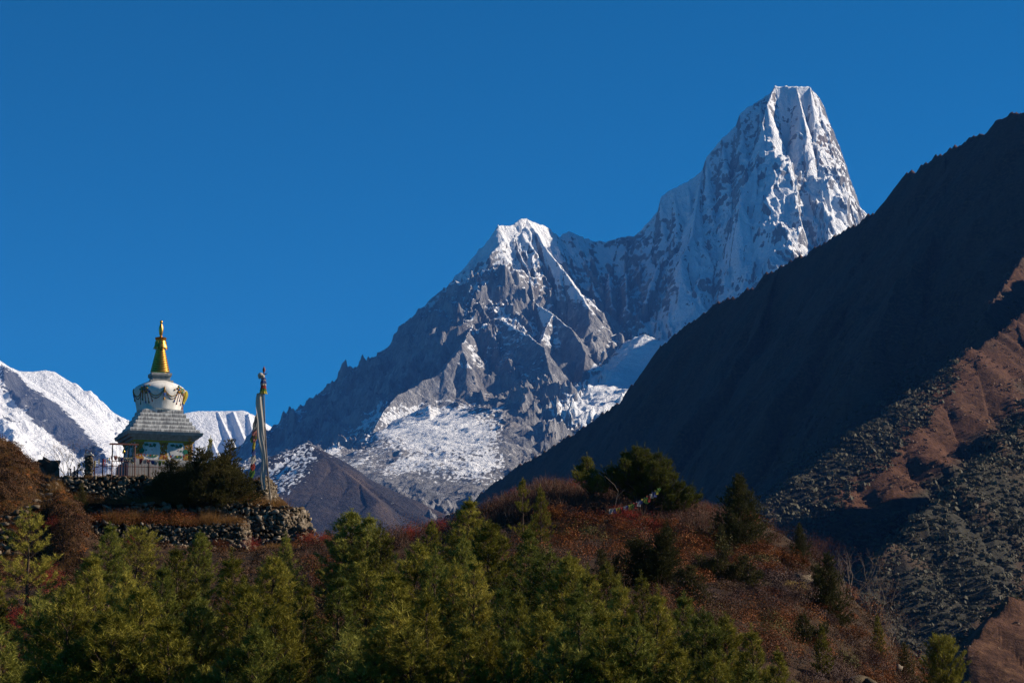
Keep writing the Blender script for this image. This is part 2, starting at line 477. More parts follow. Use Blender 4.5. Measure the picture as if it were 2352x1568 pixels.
def snow_mountain():
    rd = []
    rd.append((rl((-330, 640, 14500), (-150, 730, 14600), (0, 826, 14700), (22, 843, 14760), (45, 852, 14800), (75, 853, 14850), (105, 849, 14900), (125, 853, 14920), (150, 870, 14940),
                  (172, 893, 14960), (195, 920, 14980), (215, 945, 15000), (236, 962, 15030), (262, 958, 15100), (300, 975, 15200), (360, 985, 15400)), 0.9, 0.62, 500, 0.8))
    rd.append((rl((0, 826, 14700), (56, 884, 14400), (113, 936, 14100), (169, 976, 13850), (214, 1007, 13650), (247, 1040, 13500), (290, 1100, 13300)), 0.7, 2.2, 500, 0.8, 1.6))
    rd.append((rl((-100, 880, 14300), (-30, 960, 14000), (30, 1010, 13700), (70, 1050, 13400), (115, 1090, 13100), (160, 1150, 12800)), 0.6, 1.0, 500, 0.8))
    rd.append((rl((10, 960, 14000), (40, 1040, 13600), (60, 1110, 13300)), 0.9, 0.9, 300, 0.8))
    rd.append((rl((360, 985, 15400), (400, 962, 15500), (425, 948, 15550), (455, 943, 15600), (480, 943, 15620), (520, 943, 15650), (560, 942, 15660), (585, 953, 15680),
                  (606, 968, 15700), (660, 1000, 15800)), 1.0, 0.8, 400, 0.8))
    for (u, v, du) in ((460, 945, 22), (500, 943, 25), (535, 943, 22), (570, 948, 12)):
        rd.append((rl((u, v, 15620), (u + du, v + 55, 15350), (u + 2 * du, v + 110, 15000)), 0.9, 1.1, 200, 0.7))

    def base(X, Y):
        return 520 + (Y - 11500) * 0.2

    def detail(X, Y, H, S, D):
        amp = sstep(0, 400, D) * 0.85 + 0.08
        U, Vv = proj(X, Y, H)
        calm = np.clip(blob(U, Vv, 150, 920, 170, 40, 40) * 0.85 + blob(U, Vv, 500, 985, 130, 60) * 0.8, 0, 0.9)
        n = ridged(X / 600, Y / 600, 6, 4) * 75 + ridged(S / 150, D / 900, 4, 5) * 45 + ridged(X / 140, Y / 140, 4, 6) * 16
        return H + n * amp * (1 - calm)

    def snow(X, Y, H, slope, S, D):
        U, Vv = proj(X, Y, H)
        n = fbm(X / 300, Y / 300, 6, 141) + 0.7 * fbm(X / 60, Y / 60, 4, 142)
        s = 0.95 - (slope - 0.9) * 0.25 + n * 0.12
        s -= blob(U, Vv, 122, 962, 160, 34, 41, 0.3) * 0.72 + blob(U, Vv, 20, 950, 25, 22, 0) * 0.3 + blob(U, Vv, 30, 865, 40, 12, 48) * 0.3  # band of bare rock darkens the arete's shaded side by colour
        s += blob(U, Vv, 505, 985, 110, 60) * 0.3
        return {'snow': s, 'warm': np.zeros_like(X)}

    ys = np.concatenate([np.linspace(11500, 13000, 60, endpoint=False), np.linspace(13000, 15750, 330, endpoint=False), np.linspace(15750, 17500, 30)])
    V, F, at, _ = terrain('snow_mountain', -260, 780, 560, ys, rd, base, detail, snow)
    mat = mountain_material('far_rock_and_snow', (0.07, 0.075, 0.09), (0.13, 0.13, 0.14), sc=0.7)
    o = link('snow_mountain', np_mesh('snow_mountain', V, F, mat, True, at))
    tag(o, kind='structure')


def foothill():
    rd = [(rl((703, 1016, 6600), (670, 1042, 6560), (620, 1074, 6500), (560, 1110, 6400), (480, 1160, 6300), (400, 1210, 6200)), 0.52, 0.75, 500, 0.9),
          (rl((703, 1016, 6600), (745, 1045, 6500), (780, 1072, 6420), (823, 1105, 6330), (870, 1150, 6200), (907, 1199, 6150), (950, 1260, 6050)), 0.75, 0.50, 500, 0.9),
          (rl((1240, 1120, 6900), (1150, 1160, 6700), (1050, 1185, 6400), (950, 1215, 6100)), 0.4, 0.5, 500, 0.9)]

    def base(X, Y):
        return 170 + (Y - 5000) * 0.06

    def detail(X, Y, H, S, D):
        return H + (fbm(X / 240, Y / 240, 6, 7) * 14 + ridged(S / 120, D / 800, 4, 9) * 10) * (sstep(0, 150, D) * 0.8 + 0.12)

    def snow(X, Y, H, slope, S, D):
        U, Vv = proj(X, Y, H)
        f = blob(U, Vv, 655, 1085, 105, 40, -48, 0.5)
        s = 0.18 + f * 0.34 + fbm(X / 12, Y / 12, 4, 88) * 0.36 * (0.35 + f) + fbm(X / 150, Y / 150, 4, 89) * 0.1
        return {'snow': s, 'warm': np.clip(0.02 + fbm(X / 150, Y / 150, 4, 90) * 0.25 + 0.3 * blob(U, Vv, 860, 1150, 90, 16, 50), 0, 1)}

    ys = np.linspace(5000, 7300, 330)
    V, F, at, _ = terrain('foothill', -120, 1420, 640, ys, rd, base, detail, snow)
    mat = mountain_material('foothill_scrub_and_snow', (0.024, 0.023, 0.030), (0.045, 0.040, 0.045), sc=1.6)
    o = link('hill', np_mesh('hill', V, F, mat, True, at))
    tag(o, kind='structure')


# ------------------------------------------------------------ the dark hillside on the right
def hillside():
    rd = []
    cr = ((3000, 60), (2600, 170), (2450, 225), (2352, 256), (2335, 254), (2318, 262), (2290, 283), (2262, 302), (2228, 310),
          (2215, 325), (2180, 342), (2150, 355), (2120, 378), (2102, 398), (2096, 388), (2078, 398), (2070, 440), (2040, 462), (2000, 492), (1960, 515), (1900, 546),
          (1850, 580), (1805, 606), (1795, 608), (1760, 628), (1740, 650), (1690, 678), (1640, 698), (1600, 728), (1560, 752),
          (1520, 790), (1495, 830), (1465, 868), (1440, 900), (1400, 936), (1340, 975), (1280, 1015), (1210, 1055), (1140, 1100), (1080, 1148),
          (1030, 1180), (960, 1215), (850, 1260))
    crest = rl(*[(u, v, 2600 + (2352 - u) * (0.8 if u < 2352 else -0.3)) for u, v in cr])
    rd.append((crest, 0.95, 1.0, 350, 0.86, 1.35))
    # spurs running down towards the lower left; their near flanks catch the sun
    rd.append((rl((2750, 440, 2250), (2500, 590, 2080), (2380, 680, 1990), (2330, 730, 1955), (2230, 800, 1890), (2150, 860, 1840), (2050, 930, 1780), (1960, 995, 1730), (1880, 1060, 1690),
                  (1790, 1130, 1650), (1700, 1200, 1610), (1600, 1290, 1560)), 0.75, 1.1, 500, 0.9))
    rd.append((rl((2900, 560, 1651), (2700, 720, 1500), (2520, 850, 1370), (2400, 925, 1289), (2330, 975, 1244), (2260, 1040, 1199), (2190, 1100, 1160), (2120, 1170, 1120), (2040, 1260, 1080), (1980, 1370, 1039), (1900, 1500, 989)),  # unseen right end raised to throw shade into the valley between the spurs
               0.7, 1.0, 400, 0.9))
    rd.append((rl((2900, 1080, 800), (2600, 1240, 730), (2420, 1330, 690), (2330, 1375, 665), (2270, 1420, 645), (2220, 1490, 620), (2170, 1600, 600), (2120, 1750, 570)), 0.5, 0.8, 300, 0.9))
    # small ribs and outcrops
    rd.append((rl((2460, 230, 2620), (2440, 400, 2450), (2400, 520, 2330), (2350, 590, 2250), (2300, 660, 2180), (2260, 720, 2100)), 1.0, 1.2, 150, 0.9, 1.3))
    rd.append((rl((2170, 345, 2740), (2170, 480, 2580), (2130, 570, 2500), (2090, 618, 2450), (2060, 640, 2440), (2040, 700, 2400), (2000, 780, 2350)), 1.0, 1.3, 80, 0.9, 1.3))
    rd.append((rl((2060, 445, 2830), (2000, 600, 2690), (1930, 720, 2590), (1850, 830, 2520), (1760, 930, 2470)), 1.1, 1.2, 200, 0.9, 1.3))
    rd.append((rl((1790, 608, 3050), (1740, 750, 2900), (1660, 880, 2790), (1560, 980, 2720)), 1.1, 1.2, 200, 0.9, 1.3))

    def base(X, Y):
        return np.maximum(-60 + 0.03 * Y, -60) * 0.6 + 0 * X

    def detail(X, Y, H, S, D):
        amp = sstep(0, 160, D) * 0.85 + 0.14
        near = sstep(2600, 900, Y) * 0.5 + 0.5
        n = ridged(X / 260, Y / 260, 6, 201) * 24 + ridged(X / 75 + 5, Y / 75, 5, 207) * 11 + ridged(S / 60 + fbm(X / 90, Y / 90, 3, 203) * 0.8, D / 420, 4, 202) * 11 + fbm(X / 45, Y / 45, 4, 204) * 5
        return H + n * amp * near + ridged(S / 22, D / 160, 3, 205) * 1.8 * amp + (gnoise(S / 22, S * 0, 206) * 6.0 + gnoise(S / 7, S * 0, 208) * 2.2) * (1 - sstep(0, 50, D))

    def cover(X, Y, H, slope, S, D):
        U, Vv = proj(X, Y, H)
        grass = 0.5 + fbm(X / 70, Y / 70, 5, 210) * 0.5
        green = blob(U, Vv, 1900, 1060, 330, 60, -42) + blob(U, Vv, 2200, 1230, 280, 170, -45) + blob(U, Vv, 2100, 1430, 180, 90, -20)
        bare = blob(U, Vv, 2300, 1510, 130, 120, -30) + blob(U, Vv, 2160, 1000, 260, 55, -47)
        return {'grass': grass, 'scrub': np.clip(green + fbm(X / 50, Y / 50, 4, 211) * 0.6 - bare, 0, 1)}

    ys = np.concatenate([np.linspace(470, 1200, 230, endpoint=False), np.linspace(1200, 2700, 400, endpoint=False), np.linspace(2700, 4200, 170)])
    V, F, at, g = terrain('hillside', 780, 3000, 1150, ys, rd, base, detail, cover)
    m = Nodes('hillside_scrub', 0.9, 0.1)
    co = m.coord()
    f1 = m.noise(0.02, 8, 0.65, co)
    f2 = m.noise(0.25, 6, 0.7, co)
    brown = m.ramp(f2, [(0.34, (0.026, 0.011, 0.006)), (0.52, (0.062, 0.028, 0.015)), (0.72, (0.135, 0.070, 0.036))])
    dark = m.ramp(f2, [(0.3, (0.045, 0.018, 0.010)), (0.7, (0.105, 0.050, 0.028))])
    c = m.mix(m.ramp(m.math('ADD', m.attr('grass'), m.math('MULTIPLY', m.math('SUBTRACT', f1, 0.5), 1.5)), [(0.35, (0, 0, 0)), (0.65, (1, 1, 1))]), dark, brown)
    c = m.mix(m.attr('scrub'), c, m.ramp(f2, [(0.35, (0.022, 0.020, 0.015)), (0.7, (0.055, 0.052, 0.038))]))
    m.color(c)
    m.bump(f2, 0.8, 1.6)
    o = link('hillside', np_mesh('hillside', V, F, m.m, True, at))
    tag(o, kind='structure')
    return g


# ------------------------------------------------------------ haze
def haze():
    me = bpy.data.meshes.new('haze')
    bm = bmesh.new()
    bmesh.ops.create_cube(bm, size=1.0)
    x0, x1, y0, y1, z0, z1 = -6500, 6500, -300, 19000, -101, 3100
    for v in bm.verts:
        v.co = Vector((x0 + (v.co.x + .5) * (x1 - x0), y0 + (v.co.y + .5) * (y1 - y0), z0 + (v.co.z + .5) * (z1 - z0)))
    bm.to_mesh(me); bm.free()
    m = bpy.data.materials.new('haze')
    m.use_nodes = True
    t = m.node_tree
    t.nodes.clear()
    out = t.nodes.new('ShaderNodeOutputMaterial')
    vol = t.nodes.new('ShaderNodeVolumePrincipled')
    vol.inputs['Color'].default_value = (0.10, 0.33, 1.0, 1)
    vol.inputs['Density'].default_value = HAZE_DENSITY
    vol.inputs['Anisotropy'].default_value = 0.0
    t.links.new(vol.outputs[0], out.inputs['Volume'])
    me.materials.append(m)
    o = link('haze', me)
    tag(o, 'thin blue air between the camera and the far mountains', None, kind='stuff')


HAZE_DENSITY = 1.8e-5


# ------------------------------------------------------------ near ground
GU = np.array([-400, -60, 0, 35, 62, 90, 112, 140, 175, 215, 260, 650, 700, 760, 850, 1000, 1080, 1150, 1250, 1400, 1500, 1640, 1750, 1850, 1900, 1980, 2050, 2120, 2200, 2352, 2800], float)
G_C = np.array([930, 985, 1004, 1014, 1045, 1085, 1097, 1102, 1150, 1225, 1262, 1262, 1262, 1245, 1243, 1222, 1196, 1168, 1135, 1145, 1168, 1188, 1216, 1272, 1322, 1412, 1500, 1570, 1650, 1770, 1950], float)
G_RC = np.array([152, 151, 151, 151, 150.5, 150, 150, 149, 146, 143, 142, 142, 143, 145, 148, 150, 150, 150, 150, 150, 150, 148, 146, 143, 141, 137, 133, 130, 126, 120, 112], float)
G_M = np.array([1270, 1280, 1295, 1300, 1305, 1310, 1312, 1312, 1315, 1318, 1320, 1322, 1322, 1312, 1300, 1288, 1272, 1258, 1238, 1238, 1252, 1275, 1300, 1350, 1392, 1470, 1545, 1610, 1680, 1800, 1990], float)
G_FLAT = np.array([1, 1, 1, 1, 1, 1, 1, 1, 1, 1, 1, 1, .8, .2, 0, 0, 0, 0, 0, 0, 0, 0, 0, 0, 0, 0, 0, 0, 0, 0, 0], float)


def elev_tan(v):
    t = (784.0 - v) / FPX
    return (SP + t * CP) / (CP - t * SP)


def gz(x, y, rough=True):
    x = np.asarray(x, float); y = np.asarray(y, float)
    yy = np.maximum(y, 1.0)
    u = 1176 + FPX * CP * x / yy      # close enough to the picture column for the low ground
    u = np.clip(u, -400, 2800)
    vc, rc, vm, fl = np.interp(u, GU, G_C), np.interp(u, GU, G_RC), np.interp(u, GU, G_M), np.interp(u, GU, G_FLAT)
    zc = elev_tan(vc) * rc
    rm = rc - 18
    zm = elev_tan(vm) * rm
    z0 = -3.2
    z = np.where(y < 50, z0 + (50 - y) / 50 * 1.4,
        np.where(y < rm, z0 + (zm - z0) * np.clip((y - 50) / (rm - 50), 0, 1),
        np.where(y < rc, zm + (zc - zm) * sstep(0, 1, (y - rm) / 18) ** 1.0, zc)))
    back = np.maximum(y - rc, 0)
    drop = np.where(fl > 0.5, np.maximum(back - 24, 0) * 0.8, 0.35 * back + 0.006 * back ** 2)
    z = np.where(y > rc, np.maximum(zc - drop, -95 + 0 * zc), z)
    if rough:
        z = z + fbm(x / 7, y / 7, 4, 301) * 0.28 * sstep(rc + 30, rc - 1, y) + fbm(x / 1.6, y / 1.6, 3, 302) * 0.09
    return z


def ground():
    ys = np.concatenate([np.linspace(-280, 30, 20, endpoint=False), np.linspace(30, 70, 50, endpoint=False), np.linspace(70, 170, 330, endpoint=False), np.linspace(170, 460, 60)])
    t = np.linspace(-1, 1, 520)
    Y, T = np.meshgrid(ys, t, indexing='ij')
    X = T * np.maximum(40, 0.30 * np.abs(Y) + 6)
    Z = gz(X, Y)
    V = np.stack([X, Y, Z], -1).reshape(-1, 3)
    m = Nodes('hill_soil', 0.95, 0.1)
    co = m.coord()
    f = m.noise(0.9, 8, 0.65, co)
    g = m.noise(0.12, 4, 0.5, co)
    c = m.ramp(f, [(0.3, (0.014, 0.009, 0.006)), (0.5, (0.035, 0.020, 0.012)), (0.65, (0.06, 0.034, 0.018)), (0.78, (0.13, 0.09, 0.05))])
    c = m.mix(m.ramp(g, [(0.4, (0, 0, 0)), (0.65, (0.6, 0.6, 0.6))]), c, (0.03, 0.022, 0.013))
    m.color(c)
    m.bump(f, 0.9, 0.25)
    o = link('ground', np_mesh('ground', V, grid_faces(len(ys), 520), m.m, True))
    tag(o, kind='structure')
    # the valley floor far below, out to the foot of the snow peaks
    bm = bmesh.new()
    for x in (-6400, 6400):
        for y in (-290, 18900): bm.verts.new((x, y, -100))
    bm.verts.ensure_lookup_table()
    v = bm.verts
    bm.faces.new((v[0], v[2], v[3], v[1]))
    me = bpy.data.meshes.new('valley_ground'); bm.to_mesh(me); bm.free()
    o = link('valley_ground', me, plain('valley_scrub', (0.05, 0.042, 0.03), 0.95, 0.1, scale=0.01))
    tag(o, kind='structure')


# ------------------------------------------------------------ triangle soup for plants
class Soup:
    def __init__(self):
        self.v, self.f, self.m, self.n = [], [], [], 0

    def add(self, v, f, mi=0):
        v = np.asarray(v, float).reshape(-1, 3); f = np.asarray(f, int).reshape(-1, 3)
        self.v.append(v); self.f.append(f + self.n); self.m.append(np.full(len(f), mi)); self.n += len(v)

    def mesh(self, name, mats, smooth=False):
        return np_mesh(name, np.concatenate(self.v), np.concatenate(self.f), None, smooth, None, mats, np.concatenate(self.m))

    def sticks(self, A, B, ra, rb, mi=0, sides=3):
        A, B = np.asarray(A, float).reshape(-1, 3), np.asarray(B, float).reshape(-1, 3)
        n = len(A)
        ra = np.broadcast_to(ra, (n,)); rb = np.broadcast_to(rb, (n,))
        d = B - A
        d = d / np.maximum(np.linalg.norm(d, axis=1, keepdims=True), 1e-9)
        up = np.where(np.abs(d[:, 2:3]) > 0.9, np.array([[1., 0, 0]]), np.array([[0, 0, 1.]]))
        e1 = np.cross(d, up); e1 /= np.linalg.norm(e1, axis=1, keepdims=True)
        e2 = np.cross(d, e1)
        vs = []
        for P0, r in ((A, ra), (B, rb)):
            for k in range(sides):
                a = 2 * math.pi * k / sides
                vs.append(P0 + (e1 * math.cos(a) + e2 * math.sin(a)) * r[:, None])
        V = np.stack(vs, 1).reshape(-1, 3)
        base = np.arange(n)[:, None] * (2 * sides)
        fs = []
        for k in range(sides):
            k2 = (k + 1) % sides
            fs.append(np.concatenate([base + k, base + k2, base + sides + k2], 1))
            fs.append(np.concatenate([base + k, base + sides + k2, base + sides + k], 1))
        self.add(V, np.concatenate(fs), mi)

    def blades(self, Bp, D, L, W, rng, mi=0):
        """thin pointed leaves or needles"""
        n = len(Bp)
        L = np.broadcast_to(L, (n,)); W = np.broadcast_to(W, (n,))
        s = np.cross(D, rng.normal(size=(n, 3)))
        s /= np.maximum(np.linalg.norm(s, axis=1, keepdims=True), 1e-9)
        V = np.stack([Bp - s * W[:, None] / 2, Bp + s * W[:, None] / 2, Bp + D * L[:, None]], 1).reshape(-1, 3)
        self.add(V, np.arange(n * 3).reshape(-1, 3), mi)

    def leaves(self, C, size, rng, mi=0, flat=0.0, out=None):
        n = len(C)
        size = np.broadcast_to(size, (n,))
        a = rng.normal(size=(n, 3)); a[:, 2] *= (1 - flat)
        if out is not None:
            nr = unit(out + rng.normal(0, 0.34, (n, 3)))
            a = np.cross(nr, a)
        a /= np.linalg.norm(a, axis=1, keepdims=True)
        b = np.cross(a, nr if out is not None else rng.normal(size=(n, 3))); b /= np.linalg.norm(b, axis=1, keepdims=True)
        a = a * size[:, None]; b = b * size[:, None] * 0.6
        V = np.stack([C - a, C + b, C + a, C - b], 1).reshape(-1, 3)
        i = np.arange(n)[:, None] * 4
        self.add(V, np.concatenate([np.concatenate([i, i + 1, i + 2], 1), np.concatenate([i, i + 2, i + 3], 1)]), mi)


def unit(a):
    return a / np.maximum(np.linalg.norm(a, axis=-1, keepdims=True), 1e-9)


def leaf_material(name, stops, trans=0.14, tint=0.25, scale=1.2, rough=0.6):
    """colour varies over the crown and from plant to plant"""
    m = Nodes(name, rough, 0.06)
    f = m.noise(scale, 5, 0.7)
    info = m.n('ShaderNodeObjectInfo')
    k = m.math('ADD', f, m.math('MULTIPLY', m.math('SUBTRACT', info.outputs['Random'], 0.5), tint))
    c = m.ramp(k, stops)
    m.color(c)
    tr = m.n('ShaderNodeBsdfTranslucent')
    m.l(c, tr.inputs['Color'])
    mx = m.n('ShaderNodeMixShader')
    mx.inputs[0].default_value = trans
    m.l(m.b.outputs[0], mx.inputs[1]); m.l(tr.outputs[0], mx.inputs[2])
    m.l(mx.outputs[0], m.t.nodes['Material Output'].inputs['Surface'])
    return m.m


M = {}


def plant_materials():
    M['bark'] = plain('bark', (0.075, 0.05, 0.035), 0.9, 0.1, scale=12)
    M['twig'] = plain('grey_twig', (0.13, 0.10, 0.08), 0.9, 0.1)
    M['red_twig'] = plain('red_twig', (0.16, 0.035, 0.025), 0.85, 0.1)
    M['brown_twig'] = plain('brown_twig', (0.09, 0.042, 0.03), 0.9, 0.1)
    M['pine'] = leaf_material('pine_needles', [(0.28, (0.048, 0.050, 0.008)), (0.48, (0.185, 0.168, 0.022)), (0.72, (0.38, 0.325, 0.060)), (0.9, (0.40, 0.27, 0.08))])
    M['pine_blue'] = leaf_material('blue_pine_needles', [(0.28, (0.038, 0.050, 0.009)), (0.48, (0.145, 0.155, 0.026)), (0.72, (0.32, 0.30, 0.062)), (0.9, (0.36, 0.28, 0.08))])
    M['pine_gold'] = leaf_material('golden_pine_needles', [(0.28, (0.06, 0.06, 0.010)), (0.5, (0.15, 0.135, 0.018)), (0.75, (0.22, 0.18, 0.022)), (0.9, (0.24, 0.13, 0.03))])
    M['juniper'] = leaf_material('juniper_sprays', [(0.25, (0.030, 0.033, 0.010)), (0.5, (0.080, 0.074, 0.022)), (0.75, (0.15, 0.118, 0.038)), (0.9, (0.17, 0.10, 0.04))], 0.10)
    M['red_leaf'] = leaf_material('red_leaves', [(0.25, (0.13, 0.02, 0.012)), (0.5, (0.26, 0.035, 0.022)), (0.75, (0.36, 0.085, 0.03))], 0.35)
    M['rust_leaf'] = leaf_material('rust_leaves', [(0.25, (0.048, 0.014, 0.006)), (0.5, (0.14, 0.042, 0.013)), (0.75, (0.29, 0.11, 0.025))], 0.12, scale=0.4)
    M['brown_leaf'] = leaf_material('brown_leaves', [(0.25, (0.018, 0.010, 0.007)), (0.5, (0.050, 0.025, 0.014)), (0.75, (0.12, 0.062, 0.030))], 0.1, scale=0.4)
    M['grass'] = leaf_material('dry_grass_blades', [(0.25, (0.09, 0.045, 0.018)), (0.5, (0.20, 0.105, 0.035)), (0.75, (0.34, 0.21, 0.08))], 0.3, 0.1)


def pine_mesh(seed, H=5.0, Rm=1.45, shape=0.85, density=1.0, layered=False, n_needle=46, nlen=0.20, broad=0.0, lean=0.0):
    rng = np.random.default_rng(seed)
    wood, crown = Soup(), Soup()
    tp = [np.array([0, 0, -0.4])]
    for i in range(1, 9):
        t = i / 8
        tp.append(np.array([rng.normal(0, 0.03) + lean * t * t * H * 0.2, rng.normal(0, 0.03), t * H * 0.97]))
    tp = np.array(tp)
    rad = np.linspace(0.085, 0.012, 9) * H / 5
    wood.sticks(tp[:-1], tp[1:], rad[:-1], rad[1:], 0, 7)
    sh_p, sh_d, sh_l = [], [], []
    z = 0.07 * H
    step = 0.31 / density
    while z < H * 0.985:
        t = z / H
        env = (1 - t) ** shape * (1 - broad) + broad * math.sqrt(max(0, 1 - ((t - 0.45) / 0.56) ** 2)) if t < 1 else 0
        if t < 0.12: env *= 0.75
        nb = int(rng.integers(4, 8))
        if layered and rng.random() < 0.45:
            z += step; continue
        a0 = rng.random() * 6.28
        cz = np.array([np.interp(z, tp[:, 2], tp[:, 0]), np.interp(z, tp[:, 2], tp[:, 1]), z])
        for b in range(nb):
            az = a0 + b * 6.283 / nb + rng.normal(0, 0.25)
            L = (Rm * env * rng.uniform(0.62, 1.12) + 0.10)
            el = R(rng.uniform(8, 30) + 38 * t)
            hd = np.array([math.cos(az), math.sin(az), 0])
            n = max(2, int(L / 0.16))
            s = np.linspace(0, 1, n + 1)
            curve = s ** 1.7 * L * 0.28
            pts = cz + hd * (s[:, None] * L * math.cos(el)) + np.array([0, 0, 1]) * (s * L * math.sin(el) + curve - (s * L * 0.12))[:, None]
            wood.sticks(pts[:-1], pts[1:], 0.016 * (1 - s[:-1] * 0.7), 0.016 * (1 - s[1:] * 0.7), 0, 3)
            tan = unit(np.diff(pts, axis=0))
            sh_p.append(pts[-1]); sh_d.append(unit(tan[-1] + np.array([0, 0, 0.5]))); sh_l.append(rng.uniform(0.16, 0.28))
            side = np.cross(hd, [0, 0, 1])
            for j in range(1, n):
                if s[j] < 0.22: continue
                for sg in (-1, 1):
                    if rng.random() > 0.52 * density: continue
                    sl = L * 0.36 * (1 - s[j]) + rng.uniform(0.06, 0.20)
                    d = unit(tan[j - 1] * 0.8 + side * sg * rng.uniform(0.5, 1.2) + np.array([0, 0, rng.uniform(0.05, 0.65)]))
                    e = pts[j] + d * sl
                    wood.sticks([pts[j]], [e], 0.006, 0.004, 0, 3)
                    sh_p.append(e); sh_d.append(unit(d + np.array([0, 0, 0.55]))); sh_l.append(rng.uniform(0.12, 0.22))
                    if sl > 0.30:
                        sh_p.append(pts[j] + d * sl * 0.55); sh_d.append(unit(d + rng.normal(0, .4, 3) + np.array([0, 0, 0.4]))); sh_l.append(0.14)
        z += step * rng.uniform(0.75, 1.2)
    for q_ in (0.0, 0.22, 0.44):
        sh_p.append(tp[-1] + np.array([0, 0, q_])); sh_d.append(np.array([0, 0, 1.])); sh_l.append(0.30)
    wood.sticks([tp[-1]], [tp[-1] + np.array([0, 0, 0.5])], 0.014, 0.006, 0, 4)
    Pp, Dd, Ll = np.array(sh_p), np.array(sh_d), np.array(sh_l)
    n = len(Pp)
    k = n_needle
    rep = np.repeat(np.arange(n), k)
    tt = rng.uniform(-0.35, 1.0, len(rep))
    base = Pp[rep] + Dd[rep] * (tt * Ll[rep])[:, None]
    rnd = rng.normal(size=(len(rep), 3))
    rnd -= (rnd * Dd[rep]).sum(1, keepdims=True) * Dd[rep]
    nd = unit(Dd[rep] * rng.uniform(0.45, 1.3, (len(rep), 1)) + unit(rnd) * 0.85)
    crown.blades(base, nd, nlen * rng.uniform(0.7, 1.15, len(rep)), 0.017, rng, 0)
    return wood, crown


def conifer_mesh(seed, H=5.0, Rm=1.6, shape=0.9, wild=0.15, nlen=0.075, plume=0.6, stems=1, dens=1.0):
    """dark dense juniper or fir: short sprays on upswept branchlets"""
    rng = np.random.default_rng(seed)
    wood, crown = Soup(), Soup()
    Ps, Ds = [], []
    for st in range(stems):
        ox, oy = (0, 0) if stems == 1 else rng.normal(0, Rm * 0.38, 2)
        h = H * (1 if st == 0 else rng.uniform(0.5, 0.92))
        rr = Rm * (1 if stems == 1 else rng.uniform(0.62, 0.9))
        top = np.array([ox * 1.2, oy * 1.2, h])
        b0 = np.array([ox * 0.4, oy * 0.4, -0.3])
        wood.sticks([b0], [top], 0.06 * H / 5, 0.008, 0, 6)
        nbr = int(95 * h / 5 * dens)
        for i in range(nbr):
            t = (i + rng.random()) / nbr
            t = t * 0.97 + 0.02
            c = b0 + (top - b0) * t
            L = rr * ((1 - t) ** shape) * (1 + rng.normal(0, wild)) + 0.12
            L = max(L, 0.1)
            az = i * 2.4 + rng.normal(0, 0.3)
            el = R(rng.uniform(5, 40) + 25 * t)
            d = np.array([math.cos(az) * math.cos(el), math.sin(az) * math.cos(el), math.sin(el)])
            e = c + d * L
            wood.sticks([c], [e], 0.012, 0.004, 0, 3)
            n = max(4, int(L / 0.04))
            s = rng.uniform(0.15, 1.05, n)
            q = c + d * (s * L)[:, None] + rng.normal(0, 0.05 + 0.09 * L * (1 - s[:, None] * 0.5), (n, 3))
            Ps.append(q)
            Ds.append(unit(d[None] * rng.uniform(0.2, 1, (n, 1)) + np.array([[0, 0, plume]]) + rng.normal(0, 0.25, (n, 3))))
    Pp, Dd = np.concatenate(Ps), np.concatenate(Ds)
    k = 26
    rep = np.repeat(np.arange(len(Pp)), k)
    base = Pp[rep] + Dd[rep] * rng.uniform(-0.05, 0.13, (len(rep), 1))
    nd = unit(Dd[rep] + rng.normal(0, 0.5, (len(rep), 3)))
    crown.blades(base, nd, nlen * rng.uniform(0.7, 1.3, len(rep)), 0.024, rng, 0)
    return wood, crown


def shrub_mesh(seed, H=1.5, spread=1.0, stems=22, leaf=0.0, nleaf=0, fork=3, upright=1.0, tw=0.008):
    rng = np.random.default_rng(seed)
    wood, lv = Soup(), Soup()
    A, B, ra, rb, tips = [], [], [], [], []
    def grow(p, d, L, r, depth):
        q = p
        for k in range(2):
            d = unit(d + rng.normal(0, 0.16, 3) + np.array([0, 0, 0.06 * upright]))
            e = q + d * L / 2
            A.append(q); B.append(e); ra.append(r); rb.append(r * 0.8)
            r *= 0.8
            q = e
            tips.append(e)
        if depth > 0:
            for j in range(int(rng.integers(2, fork + 1))):
                grow(q, unit(d + rng.normal(0, 0.5, 3) + np.array([0, 0, 0.1])), L * rng.uniform(0.5, 0.8), r * 0.7, depth - 1)
    for s in range(stems):
        az = rng.random() * 6.28
        tl = rng.uniform(0.05, 1.0) * spread
        d = unit(np.array([math.cos(az) * tl, math.sin(az) * tl, upright]))
        p = np.array([math.cos(az), math.sin(az), 0]) * rng.random() * 0.25 * spread
        p[2] = -0.1
        grow(p, d, H * rng.uniform(0.32, 0.52), tw, 3)
    wood.sticks(A, B, np.array(ra), np.array(rb), 0, 3)
    tips = np.array(tips)
    if nleaf:
        i = rng.integers(0, len(tips), nleaf)
        lv.leaves(tips[i] + rng.normal(0, 0.05, (nleaf, 3)), leaf * rng.uniform(0.6, 1.3, nleaf), rng, 0)
    return wood, lv


def cushion_soup(sp, pos, rad, hgt, rng, mi, nper=46, size=0.06):
    """low domed bushes of many little leaves; pos (n,3)"""
    n = len(pos)
    rep = np.repeat(np.arange(n), nper)
    d = unit(rng.normal(size=(len(rep), 3))); d[:, 2] = np.abs(d[:, 2])
    r = rng.uniform(0.55, 1.05, len(rep)) ** 0.6
    P_ = pos[rep] + np.stack([d[:, 0] * rad[rep] * r, d[:, 1] * rad[rep] * r, d[:, 2] * hgt[rep] * r], 1)
    sp.leaves(P_, size * rng.uniform(0.6, 1.4, len(rep)), rng, mi, out=d)


